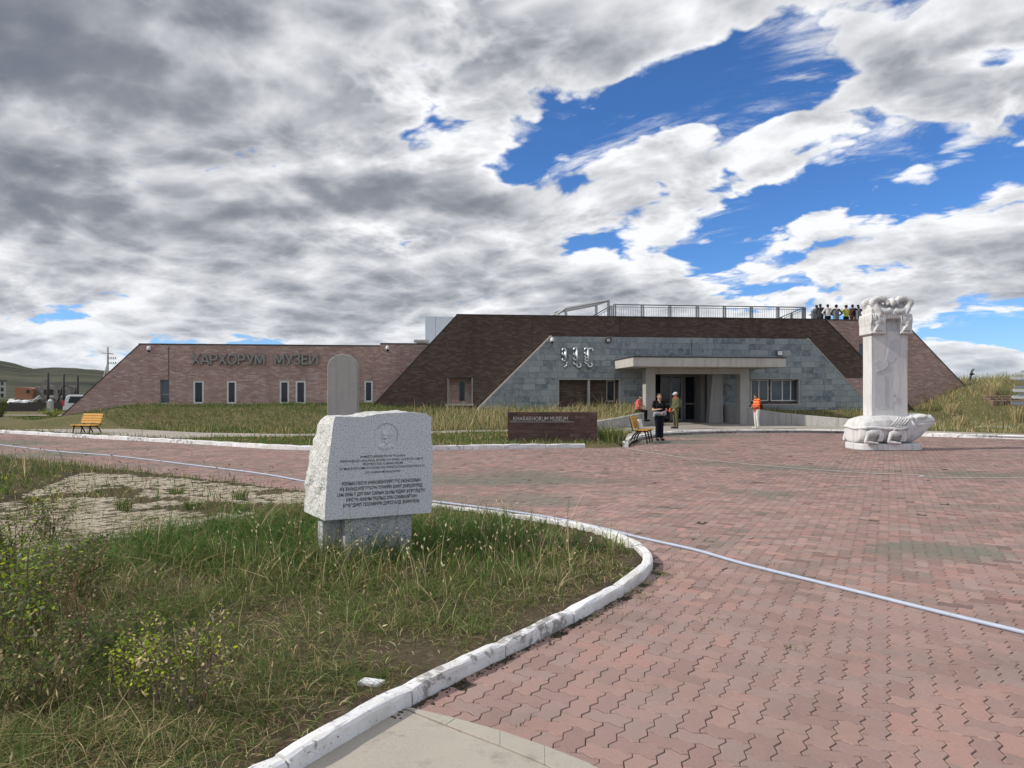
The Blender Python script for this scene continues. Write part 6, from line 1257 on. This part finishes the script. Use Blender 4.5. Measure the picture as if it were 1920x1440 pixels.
for k, (px, py, h, w_) in enumerate(((233, 955, .20, 0), (450, 935, .20, 0), (362, 952, .14, 1), (330, 925, .14, 1), (452, 958, .16, 0))):
    q = G(px, py, .02); clump('weed_tuft', 'tufts of green weeds growing between the old cream paving stones', q.x, q.y, .01, 110, h, .11, [.8, .8, .2, .1, .1, 1.0], .008, 'weed tufts in the old paving', 'weed', .5)
# weeds in the plaza joints and along the kerb foot
wx, wy = [], []
for px, py, n, r in ((1222, 1075, 130, .09), (1200, 1095, 90, .10), (1170, 1118, 90, .10), (1130, 1140, 60, .1), (1085, 1160, 40, .1)): q = G(px + 6, py); wx += list(q.x + RNG.normal(0, r, n)); wy += list(q.y + RNG.normal(0, r * .8, n))
for k in range(170):
    p = pav[RNG.integers(0, len(pav))]; n = RNG.integers(3, 12); s_ = .5 if p[2] > 7 else 1; wx += list(p[1] + RNG.normal(0, .035, n)); wy += list(p[2] + .05 + RNG.normal(0, .03, n))
wx, wy = np.array(wx), np.array(wy); k = inpoly(wx, wy, PLAZA) & ~inpoly(wx, wy, SLAB_ALL) & (dist_line(wx, wy, K1) > .01); wx, wy = wx[k], wy[k]; N_ = len(wx)
blades('joint_weeds', np.stack([wx, wy, np.full(N_, -.012)], -1), RNG.uniform(.02, .085, N_), RNG.uniform(.003, .006, N_), RNG.uniform(0, 6.28, N_), RNG.uniform(.3, 1.6, N_), pick(N_, [1.2, 1, .35, .1, .1, .8]), 'small weeds sprouting from the joints of the red plaza', 'weeds')
# crumbs of soil and grit along the kerb foot
gr = MB(); rg = random.Random(12); kp = resample(spline([(a, b, 0) for a, b in K1[2:8]], 10), .012)
for p in kp:
    if rg.random() < .75: s_ = rg.uniform(.003, .011); gr.box((p.x + abs(rg.gauss(0, .04)) * .9, p.y - abs(rg.gauss(0, .04)) * .7, s_ * .3), (s_ * 1.6, s_ * 1.2, s_), rz=rg.uniform(0, 3), rx=rg.uniform(-.4, .4))
tag(gr.build('kerb_grit', M['soil']), 'dark crumbs of soil and grit along the foot of the near kerb', 'grit', kind='stuff')

# ---- shrubs
def shrub(name, label, loc, n_stem, h, spread, n_leaf, size, leafc, stemc, lo=.25, twigs=2, cat='shrub', rs_=.0042, seed=1):
    rd = random.Random(seed); root = empty(name, loc); tag(root, label, cat); st_ = MB(); LV, LC = [], []
    for k in range(n_stem):
        a = rd.uniform(0, 6.28); L_ = h * rd.uniform(.6, 1.05); sp_ = spread * rd.uniform(.2, 1.0); b0 = Vector((rd.gauss(0, .05), rd.gauss(0, .05), -.02)); e = b0 + Vector((cos(a) * sp_, sin(a) * sp_, L_)); m_ = b0.lerp(e, .5) + Vector((rd.gauss(0, .05), rd.gauss(0, .05), .06 * h)); pts = spline([b0, m_, e], 6); st_.tube(pts, [rs_ * (1 - .75 * i / (len(pts) - 1)) for i in range(len(pts))], 5, col=stemc[rd.randrange(len(stemc))])
        allp = [p for i, p in enumerate(pts) if i / len(pts) > lo]
        for t in range(twigs):
            s0 = pts[rd.randrange(3, len(pts) - 1)]; aa = a + rd.uniform(-1.6, 1.6); e2 = s0 + Vector((cos(aa), sin(aa), rd.uniform(.3, 1.2))) * h * rd.uniform(.14, .3); tw = spline([s0, s0.lerp(e2, .5) + Vector((0, 0, .02)), e2], 3); st_.tube(tw, [rs_ * .45] * len(tw), 4, col=stemc[rd.randrange(len(stemc))]); allp += tw[1:] * 2
        for t in range(n_leaf // n_stem):
            p = rd.choice(allp) + Vector((rd.gauss(0, 1), rd.gauss(0, 1), rd.gauss(0, 1))) * size * .8; s_ = size * rd.uniform(.5, 1.2); f = Vector((rd.gauss(0, 1), rd.gauss(0, 1), rd.gauss(.2, .7))).normalized(); sd_ = f.cross(Vector((rd.gauss(0, .5), rd.gauss(0, .5), 1))).normalized(); nn = f.cross(sd_)
            c = np.array(leafc[rd.randrange(len(leafc))]) * rd.uniform(.7, 1.25); LV.append((p, p + f * s_ * .35 + sd_ * s_ * .30 + nn * s_ * .06, p + f * s_ * .75 + sd_ * s_ * .24 + nn * s_ * .05, p + f * s_, p + f * s_ * .75 - sd_ * s_ * .24 + nn * s_ * .05, p + f * s_ * .35 - sd_ * s_ * .30 + nn * s_ * .06)); LC.append(c)
    st_.build('stems', M['leaf'], root, colattr=True)
    if LV:
        n = len(LV); V = np.array([[tuple(q) for q in l] for l in LV]).reshape(-1, 3); b = (np.arange(n) * 6)[:, None]; quads = np.concatenate([b + np.array([0, 1, 2, 3]), b + np.array([0, 3, 4, 5])]); link('foliage', np_mesh('foliage', V, quads, None, np.repeat(np.array(LC)[:, None], 6, 1).reshape(-1, 3)), M['leaf'], root)
    return root
YG, LG, DG, GR = (.42, .50, .05), (.24, .34, .06), (.10, .155, .045), (.28, .34, .19); BRN, RED, GRY = (.19, .13, .09), (.30, .16, .10), (.26, .22, .18)
def onbed(px, py): q = G(px, py, .06); return (q.x, q.y, float(bed_h(np.array([q.x]), np.array([q.y]))[0]))
shrub('leafy_shrub', 'leafy yellow green shrub at the edge of the near bed', onbed(18, 1232), 16, .62, .36, 900, .034, [YG, LG, DG, LG, GR], [BRN, GRY], .2, 3, seed=1)
shrub('leafy_shrub', 'tall twiggy shrub with small leaves beside the overgrown cream paving', onbed(20, 1080), 18, .80, .45, 1100, .030, [LG, DG, YG, DG], [BRN, BRN, GRY], .15, 3, seed=2)
shrub('dry_weed', 'bare reddish weed stalks standing above the near grass', onbed(172, 1232), 8, .62, .22, 150, .018, [tuple(STRAW), tuple(PALE), tuple(OLIVE)], [RED, BRN, BRN], .55, 3, 'weed', .0042, 3)
shrub('low_shrub', 'low shrub with small bright yellow green leaves in the near bed', onbed(262, 1318), 14, .40, .20, 620, .021, [YG, YG, LG], [BRN, GRY], .3, 2, seed=4)
shrub('low_shrub', 'twiggy half withered shrub with few yellow leaves near the bare soil', onbed(352, 1335), 16, .50, .28, 560, .022, [YG, tuple(STRAW), LG, tuple(OLIVE), tuple(PALE)], [BRN, GRY, GRY], .3, 4, seed=5)
shrub('dry_weed', 'withered grey weed with tufted seed heads at the foot of the shrubs', onbed(120, 1290), 12, .40, .26, 120, .018, [tuple(PALE), tuple(STRAW), tuple(OLIVE)], [GRY, BRN], .6, 3, 'weed', .004, 6)
for k, (px, py, lab, hh_, nl) in enumerate(((70, 1190, 'dense dark green weed rising beside the leafy shrub', .55, 1500), (150, 1130, 'olive weed thicket behind the bare reddish stalks', .50, 1300), (235, 1265, 'dense olive weed between the low shrubs', .34, 1000), (40, 1330, 'straggling olive weed in front of the leafy shrub', .40, 900), (95, 1010, 'tall dark weed at the corner of the cream paving', .55, 1100))):
    shrub('tall_weed', lab, onbed(px, py), 26, hh_, .30, nl, .026, [tuple(GREEN), tuple(OLIVE), DG, (.09, .12, .045), tuple(STRAW * .7)], [BRN, GRY, tuple(OLIVE)], .12, 3, 'weed', .003, 20 + k)
q = at(2, 775, 45); shrub('roadside_bush', 'dark green bush beside the far plank fence', (q.x, 45, .2), 14, 1.35, .6, 900, .07, [LG, DG, (.10, .16, .04)], [BRN], .1, 3, 'bush', .02, 7)
q = at(100, 784, 41); shrub('roadside_bush', 'low yellow green bush at the foot of the sloping wall end', (q.x, 41, .3), 14, .55, .9, 700, .07, [LG, YG, (.14, .19, .04)], [BRN], .1, 3, 'bush', .015, 8)
q = B(*UV_of(*at(1783, 700, 43.5)[:2]), 0); shrub('dark_bush', 'thin dark bush at the top of the right sloping wall', (q.x, q.y + .6, tz(q.x, q.y + .6)), 9, 1.0, .35, 160, .05, [DG, (.05, .07, .03)], [BRN], .2, 3, 'bush', .012, 9)
